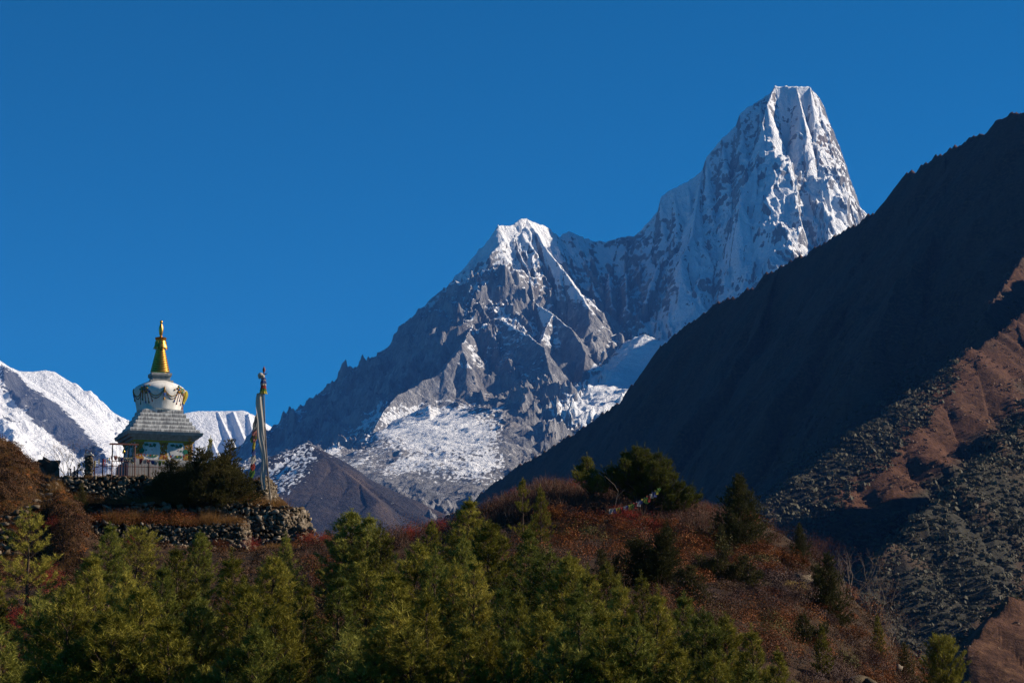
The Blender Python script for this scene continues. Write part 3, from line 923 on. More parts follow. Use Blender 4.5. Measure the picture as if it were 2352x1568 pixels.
def new_plant(name, wood, crown, wood_mat, crown_mat, wname='trunk', cname='crown', parent_loc=(0, 0, 0)):
    root = bpy.data.objects.new(name, None)
    COL.objects.link(root)
    root.location = parent_loc
    w = link(wname, wood.mesh(wname, [wood_mat]), None, root)
    if crown is not None and crown.n:
        c = link(cname, crown.mesh(cname, [crown_mat]), None, root)
    return root


def copy_thing(root, loc, rz=0.0, sc=1.0, mat=None, cname='crown'):
    r = root.copy()
    COL.objects.link(r)
    r.location = loc
    r.rotation_euler = (0, 0, rz)
    r.scale = (sc, sc, sc) if not isinstance(sc, tuple) else sc
    for ch in list(root.children):
        c = ch.copy()
        COL.objects.link(c)
        c.parent = r
        if mat is not None and ch.name.split('.')[0] == cname:
            c.material_slots[0].link = 'OBJECT'
            c.material_slots[0].material = mat
    return r


def move(root, loc, rz=0.0, sc=1.0, mat=None, cname='crown'):
    root.location = loc
    root.rotation_euler = (0, 0, rz)
    root.scale = (sc, sc, sc) if not isinstance(sc, tuple) else sc
    for c in root.children:
        if mat is not None and c.name.split('.')[0] == cname:
            c.material_slots[0].link = 'OBJECT'
            c.material_slots[0].material = mat
    return root


class Stock:
    """first use moves the prototype itself, later ones copy it"""
    def __init__(self, root): self.root, self.used = root, False

    def place(self, *a, **k):
        if not self.used:
            self.used = True
            return move(self.root, *a, **k)
        return copy_thing(self.root, *a, **k)


def x_of(u, r, v=1300):
    return P(u, v, r)[0]


def gpt(u, r):
    x = x_of(u, r)
    return (x, r, float(gz(x, r, True)) - 0.03)


def dist_for_height(u, v, h):
    rs = np.linspace(56, 149, 120)
    best, br = 1e9, 60
    for r in rs:
        x, _, z = P(u, v, r)
        d = abs(z - float(gz(x, r, False)) - h)
        if d < best: best, br = d, r
    return br


# (column, row of the tip, wished height, needles, width)
PINES_LEFT = [(64, 1166, 5.0, 'g', 1.1, 'L'), (249, 1204, 4.2, 'b', 1.0, ''), (203, 1274, 4.4, 'g', 1.0, ''), (315, 1214, 3.8, 'g', 1.25, 'B'), (408, 1257, 4.3, 'g', 0.9, ''),
    (372, 1300, 4.2, 'b', 0.85, ''), (457, 1221, 3.6, 'b', 0.85, ''), (534, 1266, 4.6, 'g', 1.15, ''), (655, 1224, 3.6, 'b', 0.95, ''), (626, 1275, 4.3, 'g', 0.95, ''), (700, 1329, 4.2, 'y', 0.9, ''),
    (91, 1358, 4.4, 'b', 1.15, ''), (162, 1345, 4.6, 'g', 1.1, ''), (290, 1312, 4.2, 'g', 0.9, ''), (325, 1346, 4.6, 'g', 1.0, ''), (265, 1404, 4.5, 'g', 1.05, ''), (394, 1420, 4.3, 'g', 1.1, ''),
    (526, 1495, 3.6, 'b', 1.0, ''), (638, 1387, 4.2, 'y', 1.0, ''), (77, 1535, 3.6, 'g', 1.0, ''), (572, 1338, 4.6, 'g', 1.05, ''), (456, 1370, 4.2, 'b', 0.9, ''), (668, 1500, 3.6, 'g', 1.0, ''),
    (8, 1440, 4.0, 'b', 1.0, ''), (180, 1475, 4.0, 'y', 1.1, ''), (330, 1480, 4.2, 'g', 1.2, ''), (596, 1440, 4.2, 'b', 1.0, ''), (440, 1520, 3.6, 'g', 1.1, ''), (-20, 1300, 4.0, 'g', 1.0, '')]
PINES_MID = [(807, 1174, 4.6, 'b', 1.25, ''), (842, 1184, 4.4, 'b', 1.1, ''), (874, 1200, 4.2, 'g', 1.0, ''), (842, 1288, 4.4, 'g', 1.0, ''), (960, 1245, 4.4, 'g', 1.1, ''), (999, 1262, 4.2, 'b', 0.9, ''),
    (1073, 1146, 4.6, 'g', 1.2, ''), (1123, 1199, 4.2, 'g', 1.1, ''), (1064, 1226, 4.2, 'b', 0.9, ''), (991, 1194, 3.0, 'g', 0.8, ''), (1216, 1212, 4.2, 'b', 1.15, ''), (1262, 1256, 4.4, 'b', 1.1, ''), (1306, 1276, 4.3, 'g', 1.0, ''),
    (1155, 1338, 3.8, 'b', 0.8, ''), (1191, 1359, 4.0, 'g', 0.9, ''), (1042, 1286, 4.2, 'g', 1.0, ''), (1088, 1284, 4.2, 'g', 0.9, ''), (798, 1437, 4.2, 'b', 1.0, ''), (903, 1395, 4.4, 'g', 1.1, ''), (938, 1441, 4.2, 'g', 1.0, ''),
    (1070, 1420, 4.3, 'g', 1.05, ''), (1173, 1451, 4.0, 'b', 0.95, ''), (1120, 1428, 4.0, 'y', 0.9, ''), (1245, 1400, 4.2, 'g', 1.0, ''), (780, 1310, 4.2, 'b', 1.0, ''), (905, 1310, 4.4, 'g', 1.1, ''), (980, 1360, 4.4, 'y', 1.0, ''),
    (860, 1500, 3.6, 'g', 1.1, ''), (1010, 1510, 3.6, 'g', 1.1, ''), (1110, 1525, 3.4, 'g', 1.0, ''), (1220, 1530, 3.6, 'b', 1.0, '')]
PINES_RIGHT = [(1352, 1300, 4.4, 'g', 1.0, ''), (1394, 1290, 3.2, 'y', 0.8, ''), (1425, 1330, 4.2, 'g', 1.0, ''), (1474, 1314, 3.4, 'g', 0.95, ''), (1510, 1350, 4.0, 'g', 1.0, ''), (1567, 1366, 3.6, 'b', 0.95, ''),
    (1614, 1400, 3.6, 'b', 1.0, ''), (1664, 1412, 3.2, 'g', 0.95, ''), (1725, 1436, 3.2, 'g', 1.0, ''), (1783, 1490, 2.9, 'g', 1.0, ''), (1294, 1438, 4.3, 'b', 1.05, ''), (1548, 1484, 3.8, 'g', 1.05, ''), (1386, 1396, 4.4, 'g', 1.05, ''),
    (1460, 1420, 4.2, 'b', 1.0, ''), (1330, 1350, 4.4, 'b', 1.0, ''), (1640, 1500, 3.6, 'g', 1.1, ''), (1440, 1500, 3.8, 'g', 1.1, ''), (1345, 1520, 3.6, 'y', 1.0, ''), (1720, 1530, 3.0, 'b', 1.0, '')]


ORD = ['first', 'second', 'third', 'fourth', 'fifth', 'sixth', 'seventh', 'eighth', 'ninth', 'tenth', 'eleventh', 'twelfth', 'thirteenth']


def pine_wood():
    rng = random.Random(4)
    stocks = []
    for s, (rm, sh, br) in enumerate(((1.9, 0.95, 0.05), (1.7, 0.85, 0.05), (2.1, 0.9, 0.12), (1.8, 1.05, 0), (1.95, 0.85, 0.15), (1.6, 0.95, 0))):
        w, c = pine_mesh(50 + s, 5.0, rm, sh, broad=br)
        stocks.append(Stock(new_plant('pine_tree', w, c, M['bark'], M['pine'])))
    w, c = pine_mesh(71, 5.0, 1.9, 0.6, layered=True, n_needle=30)
    lay = Stock(new_plant('pine_tree', w, c, M['bark'], M['pine']))
    w, c = pine_mesh(72, 5.0, 1.7, 0.6, broad=0.7, n_needle=20)
    bro = Stock(new_plant('pine_tree', w, c, M['bark'], M['pine']))
    mats = {'g': M['pine'], 'b': M['pine_blue'], 'y': M['pine_gold']}
    words = {'g': 'olive green', 'b': 'dark blue green', 'y': 'yellow green'}
    for cl, (lst, where) in enumerate(((PINES_LEFT, 'under the stupa'), (PINES_MID, 'in the middle grove'), (PINES_RIGHT, 'along the shrubby knoll'))):
        cuts = sorted(t[1] for t in lst)
        rows = [[], [], []]
        for t in lst:
            k = cuts.index(t[1]) * 3 // len(cuts)
            rows[k].append(t)
        for k, row in enumerate(rows):
            row.sort(key=lambda t: t[0])
            for i, (u, v, h, col, wd, kind) in enumerate(row):
                r = dist_for_height(u, v, h)
                g = gpt(u, r)
                top = P(u, v, r)[2]
                hh = max(1.5, top - g[2])
                sc = hh / 5.45
                st = lay if kind == 'L' else bro if kind == 'B' else stocks[rng.randrange(len(stocks))]
                o = st.place(g, rng.uniform(0, 6.28), (sc * wd * rng.uniform(1.18, 1.38), sc * wd * 1.2, sc), mat=mats[col])
                nth = ORD[i] + ' from left' if i < len(ORD) else 'far right'
                if i == 0: nth = 'leftmost'
                if i == len(row) - 1: nth = 'rightmost'
                tag(o, '%s pine, %s in the %s row %s' % (words[col], nth, ('back', 'middle', 'front')[k], where), 'pine tree', 'young pines on the slope')


def single_tree(name, soups, wm, cm, u, v, h, label, cat, wd=1.0, r=None, H0=5.0, rz=0.3, group=None, wname='trunk', cname='crown', sink=0.0, vb=None):
    if vb is not None: r = hit(u, vb)[1]
    if r is None: r = dist_for_height(u, v, h)
    g = gpt(u, r)
    hh = P(u, v, r)[2] - g[2] + sink
    sc = hh / H0
    o = new_plant(name, soups[0], soups[1], wm, cm, wname, cname)
    move(o, (g[0], g[1], g[2] - sink), rz, (sc * wd, sc * wd, sc))
    tag(o, label, cat, group)
    return o


# ------------------------------------------------------------ solid shapes
class MB:
    def __init__(self): self.v, self.f, self.mi, self.h = [], [], [], []

    def _add(self, vs, fs, mi, hs=None):
        n = len(self.v)
        self.v += [tuple(v) for v in vs]
        self.f += [tuple(i + n for i in f) for f in fs]
        self.mi += [mi] * len(fs)
        self.h += list(hs) if hs is not None else [0.0] * len(vs)

    def frustum(self, c, w0, d0, w1, d1, z0, z1, mi=0, seg=1):
        """box with its own bottom and top size, centred at c (x, y); long sides cut into seg pieces"""
        cx, cy = c
        b = [(cx - w0 / 2, cy - d0 / 2), (cx + w0 / 2, cy - d0 / 2), (cx + w0 / 2, cy + d0 / 2), (cx - w0 / 2, cy + d0 / 2)]
        t = [(cx - w1 / 2, cy - d1 / 2), (cx + w1 / 2, cy - d1 / 2), (cx + w1 / 2, cy + d1 / 2), (cx - w1 / 2, cy + d1 / 2)]
        ring_b, ring_t = [], []
        for i in range(4):
            for k in range(seg):
                s = k / seg
                ring_b.append((b[i][0] + (b[(i + 1) % 4][0] - b[i][0]) * s, b[i][1] + (b[(i + 1) % 4][1] - b[i][1]) * s))
                ring_t.append((t[i][0] + (t[(i + 1) % 4][0] - t[i][0]) * s, t[i][1] + (t[(i + 1) % 4][1] - t[i][1]) * s))
        n = len(ring_b)
        rr = random.Random(int((z0 + w0) * 1000))
        j = 0.012 if seg > 1 else 0
        vs = [(x, y, z0) for x, y in ring_b] + [(x, y, z1 + rr.uniform(-j, j)) for x, y in ring_t]
        fs = [(i, (i + 1) % n, n + (i + 1) % n, n + i) for i in range(n)]
        fs.append(tuple(range(n, 2 * n)))
        fs.append(tuple(reversed(range(n))))
        self._add(vs, fs, mi, [0.0] * n + [1.0] * n)

    def box(self, c, s, mi=0, rz=0.0, tilt=0.0):
        cx, cy, cz = c; sx, sy, sz = s[0] / 2, s[1] / 2, s[2] / 2
        vs = []
        for x, y, z in ((-sx, -sy, -sz), (sx, -sy, -sz), (sx, sy, -sz), (-sx, sy, -sz), (-sx, -sy, sz), (sx, -sy, sz), (sx, sy, sz), (-sx, sy, sz)):
            x, z = x * math.cos(tilt) + z * math.sin(tilt), -x * math.sin(tilt) + z * math.cos(tilt)
            x, y = x * math.cos(rz) - y * math.sin(rz), x * math.sin(rz) + y * math.cos(rz)
            vs.append((cx + x, cy + y, cz + z))
        self._add(vs, [(0, 3, 2, 1), (4, 5, 6, 7), (0, 1, 5, 4), (1, 2, 6, 5), (2, 3, 7, 6), (3, 0, 4, 7)], mi)

    def lathe(self, prof, c=(0, 0), seg=40, mi=0, cap=True):
        vs, fs = [], []
        for r, z in prof:
            for k in range(seg):
                a = 2 * math.pi * k / seg
                vs.append((c[0] + r * math.cos(a), c[1] + r * math.sin(a), z))
        for i in range(len(prof) - 1):
            for k in range(seg):
                k2 = (k + 1) % seg
                fs.append((i * seg + k, i * seg + k2, (i + 1) * seg + k2, (i + 1) * seg + k))
        if cap:
            fs.append(tuple(reversed(range(seg))))
            fs.append(tuple((len(prof) - 1) * seg + k for k in range(seg)))
        self._add(vs, fs, mi)

    def tube(self, pts, r, seg=6, mi=0):
        pts = [Vector(p) for p in pts]
        vs, fs = [], []
        for i, p in enumerate(pts):
            d = (pts[min(i + 1, len(pts) - 1)] - pts[max(i - 1, 0)]).normalized()
            u = d.cross(Vector((0, 0, 1)) if abs(d.z) < 0.9 else Vector((1, 0, 0))).normalized()
            w = d.cross(u)
            rr = r[i] if isinstance(r, (list, tuple)) else r
            for k in range(seg):
                a = 2 * math.pi * k / seg
                vs.append(p + (u * math.cos(a) + w * math.sin(a)) * rr)
        for i in range(len(pts) - 1):
            for k in range(seg):
                k2 = (k + 1) % seg
                fs.append((i * seg + k, (i + 1) * seg + k, (i + 1) * seg + k2, i * seg + k2))
        fs.append(tuple(range(seg)))
        fs.append(tuple(reversed([(len(pts) - 1) * seg + k for k in range(seg)])))
        self._add(vs, fs, mi)

    def ball(self, c, r, mi=0, seg=8, sz=1.0):
        vs, fs = [], []
        n = seg // 2
        for i in range(n + 1):
            a = math.pi * i / n
            for k in range(seg):
                b = 2 * math.pi * k / seg
                vs.append((c[0] + r * math.sin(a) * math.cos(b), c[1] + r * math.sin(a) * math.sin(b), c[2] + r * sz * math.cos(a)))
        for i in range(n):
            for k in range(seg):
                k2 = (k + 1) % seg
                fs.append((i * seg + k, (i + 1) * seg + k, (i + 1) * seg + k2, i * seg + k2))
        self._add(vs, fs, mi)

    def plate(self, outline, frame, depth=0.02, mi=0):
        """flat outline [(a, b)...] laid on frame(a, b, out) and given a thickness"""
        n = len(outline)
        vs = [frame(a, b, depth) for a, b in outline] + [frame(a, b, 0.0) for a, b in outline]
        fs = [tuple(range(n))] + [(i, n + i, n + (i + 1) % n, (i + 1) % n) for i in range(n)]
        self._add(vs, fs, mi)

    def sheet(self, fn, nu, nv, mi=0):
        vs = [fn(i / nu, j / nv) for j in range(nv + 1) for i in range(nu + 1)]
        fs = [(j * (nu + 1) + i, j * (nu + 1) + i + 1, (j + 1) * (nu + 1) + i + 1, (j + 1) * (nu + 1) + i) for j in range(nv) for i in range(nu)]
        self._add(vs, fs, mi)

    def build(self, name, mats, parent=None, smooth=False):
        me = bpy.data.meshes.new(name)
        me.from_pydata(self.v, [], self.f)
        me.polygons.foreach_set('material_index', self.mi)
        if smooth: me.polygons.foreach_set('use_smooth', [True] * len(self.f))
        at = me.attributes.new('h', 'FLOAT', 'POINT')
        at.data.foreach_set('value', self.h)
        me.update()
        for m in (mats if isinstance(mats, (list, tuple)) else [mats]): me.materials.append(m)
        return link(name, me, None, parent)


def cloth(name, c, var=0.2):
    m = Nodes(name, 0.85, 0.1)
    f = m.noise(3.0, 4, 0.6)
    m.color(m.ramp(f, [(0.3, tuple(x * (1 - var) for x in c)), (0.7, c)]))
    tr = m.n('ShaderNodeBsdfTranslucent')
    tr.inputs['Color'].default_value = (*c, 1)
    mx = m.n('ShaderNodeMixShader'); mx.inputs[0].default_value = 0.35
    m.l(m.b.outputs[0], mx.inputs[1]); m.l(tr.outputs[0], mx.inputs[2])
    m.l(mx.outputs[0], m.t.nodes['Material Output'].inputs['Surface'])
    return m.m


def solid_materials():
    M['gold'] = plain('brass', (0.62, 0.33, 0.07), 0.36, 0.5, 1.0, 0.18, 9)
    M['ochre'] = plain('ochre_paint', (0.36, 0.17, 0.03), 0.7, 0.3, 0, 0.45, 14)
    M['yellow'] = plain('yellow_paint', (0.42, 0.27, 0.02), 0.7)
    M['green'] = plain('green_paint', (0.010, 0.13, 0.075), 0.6, 0.3, 0, 0.3)
    M['blue'] = plain('blue_paint', (0.03, 0.09, 0.35), 0.6)
    M['red'] = plain('red_paint', (0.28, 0.035, 0.02), 0.6)
    M['rust'] = plain('rusty_red_metal', (0.085, 0.028, 0.020), 0.6, 0.3, 0, 0.35)
    M['roof_rust'] = plain('rusty_roof_metal', (0.30, 0.11, 0.075), 0.6, 0.3, 0, 0.25)
    M['wood'] = plain('weathered_pole', (0.32, 0.29, 0.25), 0.85, 0.1, 0, 0.3, 4)
    M['pole'] = plain('dark_pole', (0.15, 0.13, 0.11), 0.85, 0.1, 0, 0.3, 4)
    M['darkred'] = plain('dark_red_wood', (0.14, 0.035, 0.025), 0.7)
    m = Nodes('whitewash', 0.85, 0.15)
    f = m.noise(2.2, 8, 0.7, stretch=(1, 1, 0.35))
    m.color(m.ramp(f, [(0.28, (0.34, 0.33, 0.31)), (0.46, (0.60, 0.585, 0.56)), (0.65, (0.74, 0.725, 0.70))]))
    m.bump(f, 0.25, 0.05)
    M['white'] = m.m
    # steps: grey, turning white along the upper edges and in streaks
    m = Nodes('streaked_grey_white', 0.9, 0.1)
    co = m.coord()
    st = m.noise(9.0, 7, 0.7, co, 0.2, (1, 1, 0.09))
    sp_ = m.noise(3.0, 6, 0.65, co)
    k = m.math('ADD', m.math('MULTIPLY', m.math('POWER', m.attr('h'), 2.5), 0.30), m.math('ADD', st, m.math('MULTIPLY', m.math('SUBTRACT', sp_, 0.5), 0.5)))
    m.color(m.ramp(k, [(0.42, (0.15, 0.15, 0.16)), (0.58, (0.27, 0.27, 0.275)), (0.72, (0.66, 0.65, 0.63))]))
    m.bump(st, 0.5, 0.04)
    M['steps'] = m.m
    m = Nodes('grey_plaster', 0.9, 0.1)
    f = m.noise(4.0, 7, 0.65, stretch=(1, 1, 0.5))
    m.color(m.ramp(f, [(0.3, (0.20, 0.20, 0.20)), (0.6, (0.34, 0.33, 0.32)), (0.75, (0.48, 0.47, 0.45))]))
    m.bump(f, 0.3, 0.04)
    M['plaster'] = m.m
    m = Nodes('field_stone', 0.9, 0.15)
    f = m.noise(5.0, 8, 0.65)
    tone = m.attr('tone')
    k = m.math('ADD', m.math('MULTIPLY', tone, 0.6), m.math('MULTIPLY', f, 0.5))
    c = m.ramp(k, [(0.15, (0.030, 0.024, 0.018)), (0.45, (0.080, 0.063, 0.046)), (0.72, (0.15, 0.122, 0.092)), (0.97, (0.30, 0.26, 0.21))])
    li = m.noise(1.1, 5, 0.6)
    c = m.mix(m.ramp(li, [(0.5, (0, 0, 0)), (0.68, (0.8, 0.8, 0.8))]), c, (0.11, 0.075, 0.035))
    m.color(c)
    m.bump(f, 0.7, 0.05)
    M['stone'] = m.m
    m = Nodes('wall_earth', 0.95, 0.05)
    f = m.noise(3.0, 6, 0.6)
    m.color(m.ramp(f, [(0.3, (0.02, 0.014, 0.01)), (0.7, (0.07, 0.045, 0.028))]))
    M['earth'] = m.m
    for k, c in (('c_white', (0.56, 0.50, 0.43)), ('c_red', (0.38, 0.07, 0.055)), ('c_green', (0.12, 0.22, 0.06)), ('c_yellow', (0.50, 0.42, 0.07)), ('c_blue', (0.09, 0.11, 0.27)),
                 ('c_pink', (0.55, 0.22, 0.18)), ('c_cream', (0.55, 0.50, 0.33)), ('c_grey', (0.30, 0.29, 0.27))):
        M[k] = cloth('cloth_' + k[2:], c)


# ------------------------------------------------------------ stupa
def stupa():
    r0 = 155.0
    cx, _, z0 = P(361.5, 1094, r0)
    root = bpy.data.objects.new('stupa', None)
    COL.objects.link(root)
    root.location = (cx, r0, z0)
    root.rotation_euler = (0, 0, R(20))     # its front looks past us to the right
    tag(root, 'white stupa with gilded ringed spire and painted walls on the stone terrace', 'stupa')
    b = MB()
    b.frustum((0, 0), 5.0, 5.0, 4.95, 4.95, -0.5, 0.80, seg=10)
    b.frustum((0, 0), 4.75, 4.75, 4.7, 4.7, 0.801, 0.95, seg=10)
    b.build('plinth', M['plaster'], root)
    b = MB()
    b.frustum((0, 0), 4.12, 4.12, 4.05, 4.05, 0.952, 2.20)
    b.build('wall', M['white'], root)
    b = MB()
    b.frustum((0, 0), 4.22, 4.22, 4.22, 4.22, 2.202, 2.31)
    b.build('trim', M['yellow'], root)
    b = MB()
    b.frustum((0, 0), 4.30, 4.30, 4.50, 4.50, 2.312, 2.47, seg=6)
    b.frustum((0, 0), 4.74, 4.74, 4.96, 4.96, 2.472, 2.65, seg=6)
    b.frustum((0, 0), 5.16, 5.16, 5.32, 5.32, 2.652, 2.88, seg=8)
    b.build('cornice', M['plaster'], root)
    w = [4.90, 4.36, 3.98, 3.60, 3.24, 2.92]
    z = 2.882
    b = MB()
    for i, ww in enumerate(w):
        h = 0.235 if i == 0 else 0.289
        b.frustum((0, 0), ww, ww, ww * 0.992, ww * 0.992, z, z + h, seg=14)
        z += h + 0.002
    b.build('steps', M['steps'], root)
    zd = z
    prof = [(1.55, zd - 0.02), (1.57, zd + 0.10), (1.63, zd + 0.45), (1.72, zd + 0.85), (1.80, zd + 1.15), (1.835, zd + 1.35), (1.80, zd + 1.52), (1.68, zd + 1.68), (1.45, zd + 1.83), (1.15, zd + 1.97), (0.92, zd + 2.06), (0.85, zd + 2.10)]
    b = MB(); b.lathe(prof, seg=72)
    dome = b.build('dome', M['white'], root, True)

    def on_dome(a, zz, out=0.0):
        rr = float(np.interp(zz, [p[1] for p in prof], [p[0] for p in prof])) + out
        return (rr * math.cos(a), rr * math.sin(a), zz)
    # garlands: four carved clusters joined by hanging strings of beads
    g = MB()
    rg = random.Random(3)
    cl = [R(-45 + 90 * k) for k in range(4)]
    top = zd + 1.50
    for a in cl:
        for k in range(46):
            da, dz = rg.gauss(0, 0.10), rg.gauss(0, 0.11)
            g.ball(on_dome(a + da, top - 0.10 + dz, 0.03), rg.uniform(0.05, 0.10), rg.choice([0, 0, 0, 1, 1, 2]), 6)
        for k in range(5):
            aa = a + (k - 2) * 0.10
            ln = rg.uniform(0.55, 0.85)
            for j in range(9):
                t = j / 8
                g.ball(on_dome(aa + (k - 2) * 0.05 * t, top - 0.25 - ln * t, 0.02), 0.03 + 0.02 * (j == 8), rg.choice([0, 3, 3]) if j < 8 else rg.choice([1, 3, 2]), 6, 1.6)
    for k in range(4):
        for m_, (sag, a0, a1) in enumerate(((0.48, 0.0, 0.5), (0.66, 0.0, 0.5), (0.48, 0.5, 1.0), (0.66, 0.5, 1.0))):
            A = cl[k] + R(90) * a0 + (R(6) if a0 == 0 else 0)
            B = cl[k] + R(90) * a1 - (R(6) if a1 == 1 else 0)
            for j in range(27):
                t = j / 26
                zz = top - 0.10 - sag * 4 * t * (1 - t) - 0.08 * m_ * 0
                g.ball(on_dome(A + (B - A) * t, zz, 0.015), 0.034, (0, 1, 0, 2)[j % 4] if m_ % 2 else (0, 0, 1, 0)[j % 4], 6)
        mid = cl[k] + R(45)
        for j in range(10):
            g.ball(on_dome(mid, top - 0.06 * j, 0.03), 0.05 if j < 7 else 0.07, 0 if j < 7 else 2, 6)
        g.ball(on_dome(mid, top - 0.78, 0.04), 0.07, 0, 6, 1.6)
    g.build('garland', [M['ochre'], M['green'], M['blue'], M['red']], root, True)
    # folded yellow and blue cloths hanging on the right side
    c = MB()
    a0 = R(-20)
    c.sheet(lambda s, t: on_dome(a0 - 0.16 + 0.30 * s, zd + 1.48 - 0.95 * t, 0.10 + 0.13 * math.sin(math.pi * min(1, t * 1.1)) * math.sin(math.pi * s) + 0.02 * math.sin(s * 19)), 12, 8, 0)
    c.sheet(lambda s, t: on_dome(a0 - 0.12 + 0.14 * s, zd + 0.55 - 0.42 * t, 0.06 + 0.03 * math.sin(s * 14)), 8, 5, 1)
    c.sheet(lambda s, t: on_dome(a0 - 0.14 + 0.09 * s, zd + 0.30 - 0.36 * t, 0.09 + 0.03 * math.sin(s * 11)), 6, 5, 2)
    c.build('cloth', [M['c_yellow'], M['c_blue'], M['c_pink']], root)
    # square box above the dome
    zh = zd + 2.02
    b = MB()
    b.frustum((0, 0), 1.62, 1.62, 1.60, 1.60, zh, zh + 0.12)
    b.frustum((0, 0), 1.24, 1.24, 1.24, 1.24, zh + 0.122, zh + 0.40)
    b.frustum((0, 0), 1.36, 1.36, 1.42, 1.42, zh + 0.402, zh + 0.50)
    b.frustum((0, 0), 1.44, 1.44, 1.44, 1.44, zh + 0.502, zh + 0.66)
    b.build('spire_base', M['plaster'], root)
    zs = zh + 0.662
    prof = [(0.56, zs), (0.56, zs + 0.10)]
    n = 13
    for i in range(n):
        t = i / (n - 1)
        rr = 0.685 - 0.365 * t
        zz = zs + 0.12 + i * 0.132
        prof += [(rr * 0.88, zz), (rr, zz + 0.018), (rr * 0.995, zz + 0.07), (rr * 0.955, zz + 0.102), (rr * 0.88, zz + 0.112)]
    b = MB(); b.lathe(prof, seg=40)
    b.build('spire', M['gold'], root, False)
    zu = zs + 0.12 + n * 0.132
    b = MB()
    b.lathe([(0.30, zu), (0.50, zu + 0.02), (0.47, zu + 0.10), (0.40, zu + 0.30), (0.355, zu + 0.48), (0.37, zu + 0.55), (0.34, zu + 0.58), (0.38, zu + 0.62), (0.42, zu + 0.72), (0.36, zu + 0.76), (0.05, zu + 0.79)], seg=28)
    for k in range(14):
        a = 2 * math.pi * k / 14
        b.box((0.49 * math.cos(a), 0.49 * math.sin(a), zu - 0.02), (0.10, 0.03, 0.10), 0, a + math.pi / 2)
        b.box((0.40 * math.cos(a), 0.40 * math.sin(a), zu + 0.30), (0.07, 0.03, 0.32), 0, a + math.pi / 2)
    b.build('canopy', M['gold'], root)
    zf = zu + 0.78
    b = MB()
    b.lathe([(0.10, zf), (0.08, zf + 0.12), (0.12, zf + 0.20), (0.155, zf + 0.45), (0.16, zf + 0.58), (0.13, zf + 0.80), (0.08, zf + 0.92), (0.05, zf + 0.97), (0.09, zf + 1.03), (0.11, zf + 1.10), (0.08, zf + 1.17), (0.02, zf + 1.24)], seg=18)
    b.build('finial', M['gold'], root, True)
    # painted panels on the four walls
    hw = 2.07

    def frame_for(k):
        a = R(90) * k
        nx, ny = math.sin(a), -math.cos(a)
        tx, ty = math.cos(a), math.sin(a)
        def fr(p, q, out):
            lean = 0.03 * (q - 0.952) / 1.25
            o = hw - 0.004 - lean + out
            return (nx * o + tx * p, ny * o + ty * p, q)
        return fr
    for k in (0, 1, 3, 2):
        fr = frame_for(k)
        pb = MB()
        rr = random.Random(20 + k)
        def lobed(cx_, cz, w_, h_, n=30, amp=0.16, fq=7, ph=0.0):
            return [(cx_ + w_ * (1 + amp * math.sin(fq * t + ph)) * math.cos(t), cz + h_ * (1 + amp * math.sin(fq * t + ph)) * math.sin(t)) for t in [2 * math.pi * i / n for i in range(n)]]
        # ochre columns with scalloped edges
        for px_, ww in ((-1.80, 0.42), (0.0, 0.30), (1.80, 0.42)):
            out = []
            N = 16
            zt, zb_ = 2.19, 1.0
            for i in range(N + 1):
                t = i / N
                out.append((px_ + ww * (0.75 + 0.55 * (t - 0.5) ** 2 * 2 + 0.10 * math.sin(t * 22)), zt + (zb_ - zt) * t))
            L_ = [(2 * px_ - a_, b_) for a_, b_ in reversed(out)]
            poly = [(max(-2.0, min(2.0, a_)), b_) for a_, b_ in (out + L_)]
            pb.plate(list(reversed(poly)), fr, 0.014, 1)
            for j in range(26):
                pb.plate(lobed(px_ + rr.uniform(-ww * .55, ww * .55), rr.uniform(1.1, 2.1), 0.045, 0.045, 8, 0), fr, 0.026, rr.choice([3, 3, 0, 1]))
        # white snow beasts with green manes
        for sx in (-0.92, 0.92):
            s = 1 if sx < 0 else -1
            pb.plate(lobed(sx, 1.55, 0.52, 0.40, 34, 0.07, 5), fr, 0.012, 0)
            pb.plate(lobed(sx - 0.30, 2.00, 0.17, 0.085, 28, 0.26, 6), fr, 0.024, 2)
            pb.plate(lobed(sx + 0.02, 1.90, 0.15, 0.075, 28, 0.26, 5), fr, 0.026, 2)
            pb.plate(lobed(sx + 0.26, 1.98, 0.12, 0.13, 24, 0.18, 4), fr, 0.028, 2)
            pb.plate(lobed(sx - s * 0.62, 1.58, 0.20, 0.17, 28, 0.10, 6), fr, 0.024, 2)
            pb.plate(lobed(sx - s * 0.30, 1.62, 0.07, 0.05, 18, 0.2, 4), fr, 0.026, 2)
            pb.plate(lobed(sx - 0.02, 2.02, 0.07, 0.06, 14, 0.1, 3), fr, 0.032, 4)
            pb.plate(lobed(sx + 0.1, 1.66, 0.05, 0.03, 10, 0.1, 3), fr, 0.026, 3)
            pb.plate(lobed(sx + 0.15, 1.22, 0.28, 0.10, 28, 0.2, 6), fr, 0.026, 2)
            pb.plate(lobed(sx - 0.28, 1.30, 0.06, 0.05, 10, 0.1, 3), fr, 0.026, 5)
        pb.build('painted_panel', [M['white'], M['ochre'], M['green'], M['red'], M['c_pink'], M['blue']], root)
    return root, (cx, r0, z0)


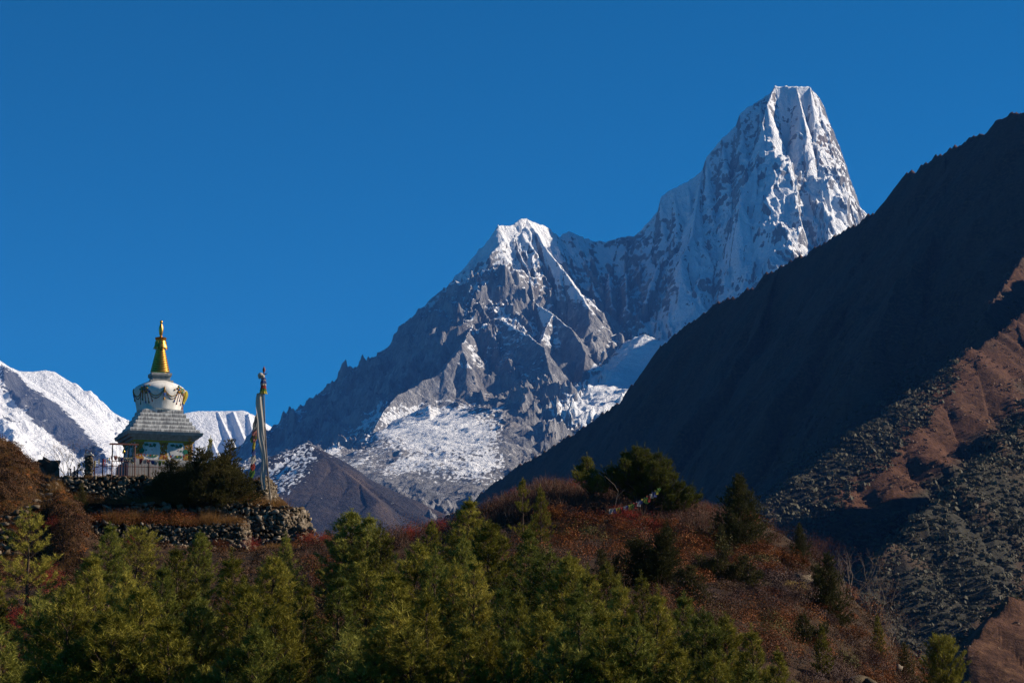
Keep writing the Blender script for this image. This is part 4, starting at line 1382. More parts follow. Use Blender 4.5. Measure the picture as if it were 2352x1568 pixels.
# ------------------------------------------------------------ stone walls and terrace
def stone_template():
    vs, idx = [], {}
    for i in (-1, 0, 1):
        for j in (-1, 0, 1):
            for k in (-1, 0, 1):
                if (i, j, k) == (0, 0, 0): continue
                idx[(i, j, k)] = len(vs)
                v = np.array([i, j, k], float)
                vs.append(v / (np.linalg.norm(v) ** 0.25))
    fs = []
    for ax in range(3):
        for s in (-1, 1):
            o = [a for a in range(3) if a != ax]
            for a in (-1, 0):
                for b in (-1, 0):
                    q = []
                    for da, db in ((0, 0), (1, 0), (1, 1), (0, 1)):
                        c = [0, 0, 0]; c[ax] = s; c[o[0]] = a + da; c[o[1]] = b + db
                        q.append(idx[tuple(c)])
                    flip = (s > 0) != (ax == 1)
                    if not flip: q.reverse()
                    fs += [(q[0], q[1], q[2]), (q[0], q[2], q[3])]
    return np.array(vs), np.array(fs)


def stones(centres, sizes, rot, rng, name, label_mat, parent=None, extra=None):
    T, F = stone_template()
    n = len(centres)
    V = T[None] * sizes[:, None, :] / 2
    V = V * (1 + rng.normal(0, 0.13, (n, len(T), 1))) + rng.normal(0, 0.13, (n, len(T), 3)) * sizes[:, None, :] * 0.5
    tl = rng.normal(0, 0.34, n)
    c, s = np.cos(tl)[:, None], np.sin(tl)[:, None]
    x, z = V[:, :, 0] * c - V[:, :, 2] * s, V[:, :, 0] * s + V[:, :, 2] * c
    cr, sr = np.cos(rot)[:, None], np.sin(rot)[:, None]
    V = np.stack([x * cr - V[:, :, 1] * sr, x * sr + V[:, :, 1] * cr, z], -1) + centres[:, None, :]
    FF = F[None] + (np.arange(n) * len(T))[:, None, None]
    tone = np.repeat(rng.uniform(0.05, 1.0, n), len(T))
    V = V.reshape(-1, 3); FF = FF.reshape(-1, 3)
    mi = np.zeros(len(FF), int)
    if extra is not None:
        ev, ef = extra
        FF = np.concatenate([FF, ef + len(V)]); mi = np.concatenate([mi, np.ones(len(ef), int)])
        tone = np.concatenate([tone, np.zeros(len(ev))])
        V = np.concatenate([V, ev])
    me = np_mesh(name, V, FF, None, False, {'tone': tone}, [M['stone'], M['earth']], mi)
    return link(name, me, None, parent)


def stone_wall(path, zbs, zts, seed, label, thick=0.5, ssize=0.34, ragged=0.26):
    """dry stone wall along path [(x, y)...]; zbs/zts heights at every point"""
    rng = np.random.default_rng(seed)
    C, S, Rt = [], [], []
    ev, ef = [], []
    for i in range(len(path) - 1):
        (x0, y0), (x1, y1) = path[i], path[i + 1]
        L = math.hypot(x1 - x0, y1 - y0)
        dx, dy = (x1 - x0) / L, (y1 - y0) / L
        nx, ny = dy, -dx            # outward: to the right of travel
        a = math.atan2(dy, dx)
        ph = rng.random() * 6
        z = min(zbs[i], zbs[i + 1])
        while z < max(zts[i], zts[i + 1]) + 0.05:
            rh = rng.uniform(0.16, 0.34) * ssize / 0.34
            s = -rng.random() * 0.3
            while s < L + 0.1:
                w = float(np.clip(rng.lognormal(-1.15, 0.45), 0.14, 0.75)) * ssize / 0.34
                t = min(max((s + w / 2) / L, 0), 1)
                top = zts[i] + (zts[i + 1] - zts[i]) * t + ragged * (math.sin(s * 1.1 + ph) * 0.6 + rng.normal(0, 0.5))
                bot = zbs[i] + (zbs[i + 1] - zbs[i]) * t
                zc = z + rh / 2 + rng.normal(0, 0.07)
                if bot - 0.1 < zc < top and rng.random() > 0.07:
                    o = rng.normal(0, 0.05) + (top - zc) * 0.08
                    C.append((x0 + dx * (s + w / 2) + nx * o, y0 + dy * (s + w / 2) + ny * o, zc))
                    S.append((w * rng.uniform(0.9, 1.12), rng.uniform(0.3, 0.5), rh * rng.uniform(0.75, 1.45)))
                    Rt.append(a + rng.normal(0, 0.12))
                s += w * 0.97
            z += rh * 0.94
        q = [(x0 - nx * 0.08, y0 - ny * 0.08), (x1 - nx * 0.08, y1 - ny * 0.08), (x1 - nx * thick, y1 - ny * thick), (x0 - nx * thick, y0 - ny * thick)]
        b = len(ev)
        tz = [zts[i] - 0.12, zts[i + 1] - 0.12, zts[i + 1] - 0.12, zts[i] - 0.12]
        bz = [zbs[i] - 0.3, zbs[i + 1] - 0.3, zbs[i + 1] - 0.3, zbs[i] - 0.3]
        ev += [(p[0], p[1], zz) for p, zz in zip(q, bz)] + [(p[0], p[1], zz) for p, zz in zip(q, tz)]
        for f in ((0, 1, 5, 4), (1, 2, 6, 5), (2, 3, 7, 6), (3, 0, 4, 7), (4, 5, 6, 7)):
            ef += [(b + f[0], b + f[1], b + f[2]), (b + f[0], b + f[2], b + f[3])]
    o = stones(np.array(C), np.array(S), np.array(Rt), rng, 'stone_wall', None, None, (np.array(ev), np.array(ef)))
    tag(o, label, 'stone wall', 'dry stone retaining walls of the terrace')
    return o


def pu(u, v, r):
    p = P(u, v, r)
    return (p[0], p[1]), p[2]


def patch(name, xs, ys, zf, mat, skirt=2.0, off=None):
    """earth platform with an uneven top and closed sides"""
    nx, ny = len(xs), len(ys)
    X, Y = np.meshgrid(xs, ys)
    if off is not None: Y = Y + off(X)
    Z = zf(X, Y)
    V = np.stack([X, Y, Z], -1).reshape(-1, 3).tolist()
    F = grid_faces(ny, nx).tolist()
    ring = [i for i in range(nx)] + [j * nx + nx - 1 for j in range(1, ny)] + [(ny - 1) * nx + i for i in range(nx - 2, -1, -1)] + [j * nx for j in range(ny - 2, 0, -1)]
    b = len(V)
    for i in ring: V.append([V[i][0], V[i][1], V[i][2] - skirt])
    n = len(ring)
    for k in range(n): F.append([ring[k], b + k, b + (k + 1) % n, ring[(k + 1) % n]])
    return link(name, np_mesh(name, V, F, mat, False))


TZ = {}


SH = 0.25            # the terrace fronts swing back towards the right


def on_line(u, a, v=1150):
    """point of the front line starting at depth a on the left, in picture column u"""
    s = P(u, v, 100.0)[0] / 100.0
    xl = P(168, v, 147.0)[0]
    y = (a - SH * xl) / (1 - SH * s)
    return (s * y, y)


def terrace():
    z1 = P(400, 1098, 148.9)[2]
    z2 = P(400, 1156, 146.6)[2]
    z3 = P(400, 1203, 144.9)[2]
    z4 = P(400, 1278, 144.0)[2]
    TZ.update(z1=z1, z2=z2, z3=z3, z4=z4)
    soil = bpy.data.materials['hill_soil']
    nz = lambda z, a=0.07, s=1: (lambda X, Y: z + fbm(X / 1.3, Y / 1.3, 4, 400 + s) * a)
    xl = P(168, 1150, 147.0)[0]

    def plat(u0, u1, a, depth, zf, n):
        xs = np.linspace(on_line(u0, a)[0], on_line(u1, a)[0], n)
        o = patch('terrace_ground', xs, np.linspace(a + 0.25, a + depth, 40), zf, soil, 3.0, lambda X: (X - xl) * SH)
        tag(o, kind='structure')
    plat(128, 598, 147.6, 20, nz(z1 - 0.02), 90)
    plat(150, 672, 145.3, 3.2, nz(z2, 0.08, 2), 110)
    plat(150, 560, 143.6, 2.6, nz(z3, 0.12, 3), 90)
    ol = on_line
    a, b_, c = ol(150, 147.6), ol(400, 147.6), ol(602, 147.6)
    stone_wall([a, b_, c, (c[0] + 0.3, c[1] + 5)], [z2 - 0.3] * 4, [z1 - 0.1, z1, z1 + 0.15, z1 + 0.1], 1, 'upper grey stone wall directly under the stupa and its railing', ssize=0.23)
    a, b_, c, c2 = ol(140, 145.3), ol(520, 145.3), ol(650, 145.3), ol(680, 146.1)
    stone_wall([a, b_], [z3 - 0.3] * 2, [z2 - 0.35, z2], 2, 'middle dark stone wall behind the strip of golden dry grass', ssize=0.24)
    stone_wall([b_, c, c2, (c2[0] + 0.4, c2[1] + 3.5)], [z4 - 0.2, z4 - 0.1, z4 + 0.3, z4 + 0.3], [z2, z2 - 0.05, z2 - 0.1, z2 - 0.2], 3, 'tall sunlit stone wall rounding the corner below the flag pole', ssize=0.27)
    a, a2, b_ = ol(150, 143.6), ol(350, 143.6), ol(552, 143.6)
    stone_wall([a, a2, b_, (b_[0] + 0.35, b_[1] + 1.6)], [z4 - 0.3] * 4, [z3 - 0.2, z3 - 0.02, z3 - 0.05, z3 + 0.25], 4, 'lowest rubble stone wall just above the tops of the pines', ssize=0.24, ragged=0.2)
    # fallen stones
    rng = np.random.default_rng(9)
    cs, ss = [], []
    for (u, v, r, n, sp) in ((692, 1215, 145.6, 26, 0.5), (692, 1238, 145.0, 40, 0.7), (560, 1262, 142.9, 70, 2.2), (450, 1264, 142.9, 50, 2.4), (735, 1262, 143.5, 16, 0.5)):
        x, y = on_line(u, r)
        z = P(u, v, y)[2]
        for k in range(n):
            px, py = x + rng.normal(0, sp), y + rng.normal(0, 0.3)
            cs.append((px, py, z + rng.uniform(-0.4, 0.25))); w = rng.uniform(0.18, 0.5)
            ss.append((w, w * rng.uniform(.6, 1), w * rng.uniform(.5, .8)))
    o = stones(np.array(cs), np.array(ss), rng.random(len(cs)) * 6, rng, 'rubble', None)
    tag(o, 'loose grey stones tumbled at the foot of the terrace walls', None, kind='stuff')


def hit(u, v, r0=60, r1=152, floor=None):
    """where the line of sight at (u, v) meets the near hill"""
    for r in np.linspace(r0, r1, 500):
        x, y, z = P(u, v, r)
        if z <= float(gz(x, y, False)): return (x, y, z)
    return P(u, v, r1)


def stairs():
    root = bpy.data.objects.new('stone_stairs', None)
    COL.objects.link(root)
    pts = [(122, 1104, 1.2), (116, 1116, 1.3), (110, 1127, 1.2), (100, 1138, 1.3), (94, 1153, 1.4), (60, 1166, 1.5), (38, 1178, 1.5), (20, 1190, 1.6), (14, 1205, 1.6), (10, 1221, 1.7), (8, 1238, 1.7), (12, 1256, 1.8), (14, 1273, 1.9)]
    rg = random.Random(5)
    root.location = hit(pts[-1][0], pts[-1][1])
    bl = Vector(root.location)
    rng = np.random.default_rng(12)
    for u, v, w in pts:
        x, y, z = hit(u, v)
        n = 3
        cs = np.array([[x + (i - 1) * w / n + rg.uniform(-.05, .05), y + rg.uniform(-.1, .1), z + 0.02 + rg.uniform(-.03, .03)] for i in range(n)]) - np.array(bl)[None]
        ss = np.array([[w / n * 1.1, 0.62, rg.uniform(0.20, 0.28)] for i in range(n)])
        stones(cs, ss, np.zeros(n) + rg.uniform(-.1, .1), rng, 'step', None, root)
    tag(root, 'rough stone stairs climbing the brown bank left of the stupa', 'stairs')
    # boulder outcrop on the bank
    x, y, z = P(86, 1095, 152.5)
    cs = np.array([[0, 0, 0.6], [0.75, 0.2, 0.9], [-0.7, 0, 0.7], [0.95, 0.1, 0.2], [0.35, -.1, 1.35]])
    ss = np.array([[1.9, 1.4, 1.7], [1.2, 1.2, 1.5], [1.6, 1.2, 1.2], [1.1, 1.1, 1.2], [0.7, 0.7, 0.5]])
    o = stones(cs, ss, rng.random(5) * 0.6, rng, 'boulder', None)
    o.location = (x, y, z - 0.4)
    tag(o, 'dark rounded boulder at the top of the bank left of the stupa', 'boulder')


# ------------------------------------------------------------ railing, gate frame, flags
def railing():
    z1 = TZ['z1']
    P0 = Vector((*pu(199, 0, 151.8)[0], z1)); 
    corners = [Vector((*pu(196, 0, 156.5)[0], z1)), Vector((*pu(212, 0, 153.5)[0], z1)), Vector((*pu(267, 0, 149.9)[0], z1)), Vector((*pu(420, 0, 151.3)[0], z1)), Vector((*pu(575, 0, 152.8)[0], z1))]
    root = bpy.data.objects.new('railing', None)
    COL.objects.link(root)
    root.location = corners[2]
    tag(root, 'rusty red metal railing with thin upright bars around the stupa', 'railing')
    H = 1.35
    o = corners[2]
    for i in range(len(corners) - 1):
        a, b_ = corners[i] - o, corners[i + 1] - o
        L = (b_ - a).length
        n = max(1, round(L / 1.5))
        for k in range(n):
            p = a + (b_ - a) * (k / n)
            m = MB(); m.box((p.x, p.y, p.z + H / 2), (0.075, 0.075, H + 0.1))
            m.box((p.x, p.y, p.z + H + 0.06), (0.10, 0.10, 0.03))
            m.build('post', M['rust'], root)
        m = MB()
        for zz in (0.10, 0.95):
            m.tube([a + Vector((0, 0, zz)), b_ + Vector((0, 0, zz))], 0.022, 5)
        m.build('rail', M['rust'], root)
        m = MB()
        nb = int(L / 0.19)
        for k in range(nb):
            p = a + (b_ - a) * ((k + 0.5) / nb)
            m.tube([p + Vector((0, 0, 0.1)), p + Vector((0, 0, 1.10))], 0.013, 4)
        m.build('bar_row', M['rust'], root)
    # stone pillar at the corner
    rng = np.random.default_rng(31)
    pr = bpy.data.objects.new('stone_pillar', None)
    COL.objects.link(pr)
    pr.location = (*pu(236, 0, 151.0)[0], z1)
    cs, ss = [], []
    for k in range(8):
        for j in range(2):
            cs.append((-0.12 + 0.24 * j + rng.normal(0, .02), 0, 0.10 + k * 0.21)); ss.append((0.28, 0.42, 0.25))
    stones(np.array(cs), np.array(ss), np.zeros(len(cs)), rng, 'shaft', None, pr)
    m = MB(); m.frustum((0, 0), 0.62, 0.6, 0.5, 0.5, 1.75, 1.85); m.frustum((0, 0), 0.34, 0.34, 0.26, 0.26, 1.852, 1.98)
    m.build('cap', M['plaster'], pr)
    tag(pr, 'square stone pillar with a pale cap at the left corner of the railing', 'pillar')
    # gate frame
    g = bpy.data.objects.new('gate_frame', None)
    COL.objects.link(g)
    gx = pu(317, 0, 149.0)[0]
    g.location = (gx[0], gx[1] - 0.75, z1 - 0.35)
    g.rotation_euler = (0, 0, R(15))
    tag(g, 'rusty metal frame with a narrow sloped roof standing before the stupa', 'gate frame')
    for sx in (-0.76, 0.76):
        m = MB(); m.tube([(sx * 1.06, 0, -0.8), (sx, 0, 1.0), (sx * 0.97, 0, 2.55)], 0.045, 6); m.build('post', M['rust'], g)
    m = MB()
    m.box((0, -0.10, 2.60), (1.90, 0.30, 0.03), 0)
    m.box((0, 0.13, 2.56), (1.90, 0.22, 0.03), 0)
    m.box((0, -0.245, 2.56), (1.90, 0.02, 0.09), 0)
    m.build('roof', M['roof_rust'], g)
    for zz, rr in ((1.42, 0.03), (0.45, 0.02)):
        m = MB(); m.tube([(-0.76, 0, zz), (0.76, 0, zz)], rr, 5); m.build('crossbar', M['rust'], g)
    m = MB()
    for k in range(8): m.tube([(-0.62 + k * 0.177, 0, 0.45), (-0.62 + k * 0.177, 0, 1.42)], 0.012, 4)
    for k in range(5): m.tube([(-0.5 + k * 0.25, 0, 1.42), (-0.5 + k * 0.25, 0, 2.54)], 0.009, 4)
    m.build('bar_row', M['rust'], g)
    b = bpy.data.objects.new('bell', None); COL.objects.link(b)
    b.location = Vector(g.location) + Vector((0.02, -0.03, 2.53))
    m = MB(); m.tube([(0, 0, 0), (0, 0, -0.28)], 0.008, 4); m.build('cord', M['rust'], b)
    m = MB(); m.lathe([(0.02, -0.27), (0.06, -0.30), (0.08, -0.42), (0.12, -0.56), (0.10, -0.56), (0.02, -0.40)], seg=14); m.build('body', M['gold'], b, True)
    tag(b, 'small dark bell hanging inside the rusty gate frame', 'bell')
    # cloths and little flags tied to the railing
    rg = random.Random(8)
    def string(a, b_, sag, n, sz, cols, label, name='flag_string', group=None, hang=1.0):
        a, b_ = Vector(a), Vector(b_)
        t_ = bpy.data.objects.new(name, None); COL.objects.link(t_); t_.location = a
        d = b_ - a
        pos = lambda t: Vector((d.x * t, d.y * t, d.z * t - sag * 4 * t * (1 - t)))
        m = MB(); m.tube([pos(k / 14) for k in range(15)], 0.007, 4); m.build('cord', M['c_grey'], t_)
        dh = Vector((d.x, d.y, 0)).normalized()
        for k in range(n):
            t = (k + 0.5) / n
            p = pos(t)
            w, h = sz * rg.uniform(0.7, 1.1), sz * rg.uniform(0.8, 1.5) * hang
            sw = rg.uniform(-0.25, 0.25)
            taper = rg.uniform(0.3, 0.9)
            ph = rg.random() * 6
            m = MB()
            m.sheet(lambda s, q: tuple(p + dh * ((s - 0.5) * w * (1 - (1 - taper) * q) + sw * h * q) + Vector((0.02 * math.sin(s * 8 + ph) * q, 0.05 * math.sin(s * 7 + q * 4 + ph), -h * q - 0.01))), 4, 4, 0)
            m.build('flag', M[cols[k % len(cols)]] if not isinstance(cols, str) else M[cols], t_)
        tag(t_, label, 'prayer flags', group)
        return t_
    zt = z1 + 1.42
    c1 = corners
    string((c1[2].x, c1[2].y - .05, zt), (g.location.x - 0.75, g.location.y, zt + 0.1), 0.12, 5, 0.26, ['c_red', 'c_pink', 'c_grey', 'c_yellow', 'c_red'], 'faded red and pink cloths on a cord left of the gate frame')
    string((g.location.x - 0.7, g.location.y + .25, zt + .1), (g.location.x + 0.8, g.location.y + .4, zt), 0.10, 7, 0.28, ['c_pink', 'c_white', 'c_blue', 'c_grey', 'c_cream', 'c_cream', 'c_blue'], 'white, blue and cream cloths hanging behind the gate frame')
    string((g.location.x + 0.85, g.location.y + 1.2, zt), (g.location.x + 3.3, g.location.y + 1.9, zt - 0.05), 0.10, 10, 0.30, ['c_red', 'c_white', 'c_pink', 'c_blue', 'c_white', 'c_green', 'c_yellow', 'c_white', 'c_blue', 'c_white'], 'mixed cloths on the railing between gate frame and junipers')
    string((g.location.x + 0.85, g.location.y + 1.1, z1 + 1.72), (g.location.x + 4.3, g.location.y + 2.0, z1 + 1.66), 0.04, 16, 0.11, ['c_red', 'c_red', 'c_yellow', 'c_red', 'c_white', 'c_yellow'], 'tiny red and orange pennants strung above the railing', hang=0.9)
    string((c1[1].x, c1[1].y, zt + .1), (c1[2].x - .2, c1[2].y + .3, zt + .1), 0.15, 6, 0.34, ['c_green', 'c_yellow', 'c_grey', 'c_red', 'c_cream', 'c_grey'], 'dull green and yellow flags on the shaded left railing')
    return string


def flag_pole(string):
    bx, by, bz = P(623, 1156, 149.0)
    bz = TZ['z2']
    tx, ty, tz = P(606, 868, 149.0)
    base = Vector((bx, by, bz)); top = Vector((tx, ty, tz))
    root = bpy.data.objects.new('flag_pole', None); COL.objects.link(root); root.location = base
    d = top - base
    at = lambda t: Vector((d.x * t - 0.12 * math.sin(math.pi * t), d.y * t, d.z * t))
    m = MB(); m.tube([at(k / 12) + Vector((0, 0, -0.3 if k == 0 else 0)) for k in range(13)], [0.062 - 0.030 * k / 12 for k in range(13)], 8)
    m.build('pole', M['pole'], root)
    m = MB()
    q = at(1.0)
    m.lathe([(0.05, q.z), (0.06, q.z + 0.25), (0.03, q.z + 0.32), (0.09, q.z + 0.48), (0.10, q.z + 0.60), (0.01, q.z + 0.82)], (q.x, q.y), 10)
    m.tube([(q.x - .02, q.y, q.z + .22), (q.x + .16, q.y, q.z + .28), (q.x + .24, q.y, q.z + .45)], [0.04, 0.03, 0.01], 5)
    m.build('finial', M['darkred'], root, True)
    # bands of cloth gathered round the head
    z = q.z + 0.02
    for i, (c, h, r_) in enumerate((('c_blue', 0.13, 0.17), ('c_white', 0.08, 0.16), ('c_blue', 0.20, 0.21), ('c_white', 0.15, 0.20), ('c_red', 0.24, 0.20), ('c_green', 0.17, 0.23), ('c_yellow', 0.20, 0.26))):
        m = MB()
        def ring(s, t, zz=z, hh=h, rr=r_, i=i):
            a = 2 * math.pi * s
            x = rr * (0.75 + 0.30 * t) * (1 + 0.10 * math.sin(a * 9 + i))
            return (q.x * (1 + 0) - 0.02 + x * math.cos(a), q.y + x * math.sin(a), zz - hh * t * (1 + 0.12 * math.sin(a * 5 + i)))
        m.sheet(ring, 40, 4)
        m.build('cloth_band', M[c], root)
        z -= h * 0.92
    m = MB()
    m.ball((q.x - 0.22, q.y - 0.05, q.z + 0.18), 0.20, 0, 12, 0.95); m.ball((q.x - 0.08, q.y - 0.08, q.z + 0.10), 0.16, 0, 10, 0.9); m.ball((q.x - 0.27, q.y - .1, q.z + 0.02), 0.10, 0, 8)
    m.build('white_scarf', M['c_white'], root, True)
    # the long pale banner
    ztop = z + 0.06
    zbot = P(610, 1124, 149.0)[2] - bz
    m = MB()
    def ban(s, t):
        zz = ztop + (zbot - ztop) * t
        tt = zz / d.z
        c = at(tt)
        # sheet swells away from the pole in the middle, clings lower down
        wl = 0.40 + 0.10 * math.sin(t * 5.0 + 0.3) + 0.05 * math.sin(t * 17)
        fold = 0.10 * math.sin(t * 13) * s
        off = -0.10 * (t > 0.72) * 0 - 0.05
        tw = 0.30 * math.sin(t * 3.4 + 0.4)
        return (c.x + off - s * wl * math.cos(tw) - 0.20 * sstepf(0.70, 0.95, t) * 1.0, c.y - 0.06 - s * wl * math.sin(tw) * 0.9 + 0.05 * math.sin(s * 9 + t * 8), zz + fold * 0.2 - 0.05 * s)
    m.sheet(ban, 12, 90)
    m.build('banner', M['c_white'], root)
    for k in range(17):
        t = 0.06 + 0.055 * k
        zz = ztop + (zbot - ztop) * t
        c = at(zz / d.z)
        m = MB(); m.tube([(c.x, c.y - 0.02, zz), (c.x - 0.10, c.y - 0.06, zz - 0.02)], 0.012, 4)
        m.build('tie', M['c_grey'], root)
    tag(root, 'leaning prayer flag pole with long pale banner and coloured cloth bands on top', 'flag pole')
    # hanging string of coloured flags on its left
    a = base + at(0.93) + Vector((-0.12, -0.02, 0.05))
    e = Vector(P(577, 1090, 149.3))
    t_ = bpy.data.objects.new('flag_string', None); COL.objects.link(t_); t_.location = a
    dd = e - a
    pos = lambda t: Vector((dd.x * (t ** 0.75) + 0.05 * math.sin(t * 9), dd.y * t, dd.z * t))
    m = MB(); m.tube([pos(k / 24) for k in range(25)], 0.008, 4); m.build('cord', M['c_grey'], t_)
    rg = random.Random(2)
    spec = [(0.09, .12, .5, 'c_red'), (0.14, .16, .5, 'c_green'), (0.22, .22, .55, 'c_yellow'), (0.31, .34, .75, 'c_grey'), (0.38, .40, .8, 'c_grey'), (0.50, .42, .85, 'c_pink'), (0.555, .40, .5, 'c_green'), (0.63, .20, .65, 'c_yellow'), (0.71, .24, .5, 'c_blue'),
            (0.79, .34, .6, 'c_white'), (0.87, .30, .5, 'c_red'), (0.94, .36, .65, 'c_green')]
    for k, (t, w, h, c) in enumerate(spec):
        p = pos(t)
        ph = rg.random() * 6
        m = MB()
        m.sheet(lambda s, q_: tuple(p + Vector((-(w * q_ * (0.35 if k in (3, 4, 6) else 0.1)) + (s - 0.5) * w * (0.45 + 0.65 * math.sin(math.pi * min(1, q_ * .9 + .1))), 0.06 * math.sin(s * 7 + q_ * 5 + ph), -h * q_ + 0.08 * s * (k % 2)))), 5, 7)
        m.build('flag', M[c], t_)
    tag(t_, 'drooping string of coloured prayer flags hanging left of the tall pole', 'prayer flags')


def sstepf(a, b, x):
    t = min(1, max(0, (x - a) / (b - a)))
    return t * t * (3 - 2 * t)


# ------------------------------------------------------------ conifers, shrubs and ground cover by hand
def named_plants(string):
    jun = lambda s, **k: conifer_mesh(s, **k)
    J = M['juniper']; B = M['bark']
    # junipers on the terrace, to the right of the stupa
    z2 = TZ['z2']
    def terr(name, soups, u, v, r, H0, wd, label, mat=J, base='z2', rz=0.5, cat='juniper'):
        x, y = on_line(u, 145.3 + (r - 146.0))
        z = P(u, v, y)[2]
        h = z - TZ[base]
        o = new_plant(name, soups[0], soups[1], B, mat)
        sc = h / H0
        move(o, (x, y, TZ[base] - 0.1), rz, (sc * wd, sc * wd, sc))
        tag(o, label, cat, None)
        return o
    terr('juniper', jun(101, H=5, Rm=1.5, shape=0.55, wild=0.25, stems=3), 392, 1058, 147.6, 5, 1.9, 'low broad dark juniper in front of the stupa railing')
    terr('juniper', jun(102, H=5, Rm=0.9, shape=1.0, wild=0.3, stems=1, dens=0.7), 432, 1006, 148.2, 5, 0.75, 'thin bare topped juniper rising against the stupa wall')
    terr('juniper', jun(103, H=5, Rm=1.6, shape=0.6, wild=0.25, stems=4), 462, 1040, 147.6, 5, 1.9, 'rounded juniper in the middle of the dark clump')
    terr('juniper', jun(104, H=5, Rm=1.25, shape=0.8, wild=0.25, stems=2), 519, 1004, 147.9, 5, 1.6, 'tallest pointed juniper of the dark clump beside the stupa')
    terr('juniper', jun(105, H=5, Rm=1.7, shape=0.5, wild=0.2, stems=3), 552, 1062, 147.5, 5, 2.0, 'wide juniper at the right end of the dark clump')
    terr('juniper', jun(110, H=5, Rm=1.6, shape=0.5, wild=0.25, stems=3), 364, 1092, 147.2, 5, 1.9, 'low juniper at the left end of the dark clump')
    terr('juniper', jun(127, H=5, Rm=2.2, shape=0.4, wild=0.2, stems=4, dens=1.3), 490, 1042, 147.2, 5, 1.5, 'dense round juniper at the heart of the dark clump')
    terr('juniper', jun(128, H=5, Rm=2.2, shape=0.4, wild=0.2, stems=4, dens=1.3), 425, 1066, 147.0, 5, 1.7, 'dense round juniper filling the left half of the dark clump')
    terr('juniper', jun(106, H=5, Rm=1.7, shape=0.5, wild=0.2, stems=3), 430, 1100, 147.0, 5, 2.1, 'low juniper skirt hanging over the upper stone wall')
    terr('juniper', jun(107, H=5, Rm=1.7, shape=0.5, wild=0.2, stems=3), 510, 1098, 146.9, 5, 2.2, 'low juniper at the front foot of the dark clump')
    w, c = pine_mesh(108, 5, 1.1, 0.8, n_needle=26)
    terr('pine_tree', (w, c), 480, 1012, 148.6, 5, 0.62, 'slender long needled pine among the dark junipers by the stupa', M['pine'], cat='pine tree')
    single_tree('juniper', jun(109, H=5, Rm=1.5, shape=0.6, wild=0.22, stems=3), B, J, 176, 1112, 3.0, 'solitary olive juniper on the bank between stairs and stone walls', 'juniper', 0.95, r=145.0)
    # firs and bushes of the knoll
    single_tree('fir_tree', jun(111, H=5, Rm=2.1, shape=0.85, wild=0.14, dens=1.5, stems=1), B, J, 1699, 1092, 3.6, 'large dark cone shaped fir on the skyline of the knoll', 'fir tree', 1.15, vb=1265)
    single_tree('fir_tree', jun(112, H=5, Rm=1.8, shape=0.8, wild=0.2, dens=1.2), B, J, 1838, 1203, 3.0, 'narrow leaning fir on the right edge of the knoll', 'fir tree', 0.8, vb=1305)
    single_tree('fir_tree', jun(113, H=5, Rm=1.5, shape=0.9, wild=0.2), B, J, 1532, 1192, 1.6, 'tiny dark fir amid the red shrubs under the prayer flags', 'fir tree', 1.15, vb=1248)
    single_tree('fir_tree', jun(114, H=5, Rm=1.5, shape=0.9, wild=0.2), B, J, 1659, 1204, 1.8, 'small dark fir just left of the large cone shaped fir', 'fir tree', 1.0, vb=1275)
    single_tree('juniper', jun(115, H=5, Rm=1.9, shape=0.45, wild=0.25, stems=4, dens=1.2), B, J, 1478, 1222, 2.4, 'big dark juniper bush on the open slope above the pines', 'juniper', 1.5, vb=1350)
    single_tree('juniper', jun(116, H=5, Rm=1.9, shape=0.6, wild=0.25, stems=3), B, J, 1600, 1300, 1.6, 'smaller juniper bush below the big one on the open slope', 'juniper', 1.5, vb=1385)
    single_tree('juniper', jun(117, H=5, Rm=1.5, shape=0.6, wild=0.25, stems=2), B, J, 1912, 1272, 2.4, 'dark juniper among bare branches on the far right edge', 'juniper', 1.2, vb=1430)
    single_tree('juniper', jun(118, H=5, Rm=1.5, shape=0.6, wild=0.25, stems=2), B, J, 2084, 1478, 1.6, 'low dark juniper on the slope just left of the corner pine', 'juniper', 1.3, vb=1570)
    single_tree('juniper', jun(119, H=5, Rm=1.5, shape=0.6, wild=0.25, stems=3), B, J, 1400, 1262, 1.7, 'dark bush between the golden pine and the big juniper bush', 'juniper', 1.4, vb=1340)
    # individual pines
    single_tree('pine_tree', pine_mesh(121, 5, 1.5, 0.7, 0.8, layered=True), B, M['pine_gold'], 1200, 1113, 4.0, 'scraggly golden pine with two thin tops behind the grove', 'pine tree', 0.95, vb=1262)
    single_tree('pine_tree', pine_mesh(122, 5, 1.4, 0.75, 0.9), B, M['pine_gold'], 1243, 1128, 4.0, 'golden green pine right beside the scraggly one', 'pine tree', 0.95, vb=1262)
    single_tree('pine_tree', pine_mesh(123, 5, 1.5, 0.8, 1.0), B, M['pine_gold'], 1884, 1446, 2.6, 'small yellow green pine alone on the brown lower slope', 'pine tree', 0.95, vb=1560)
    single_tree('pine_tree', pine_mesh(124, 5, 1.6, 0.7, 1.1), B, M['pine_gold'], 2012, 1420, 3.0, 'yellow green pine standing on the right edge of the brown slope', 'pine tree', 0.75, vb=1520)
    single_tree('pine_tree', pine_mesh(125, 5, 1.9, 0.55, 1.2, broad=0.45, n_needle=34), B, M['pine'], 2160, 1476, 3.6, 'bushy bright green pine in the bottom right corner', 'pine tree', 1.05, vb=1650)
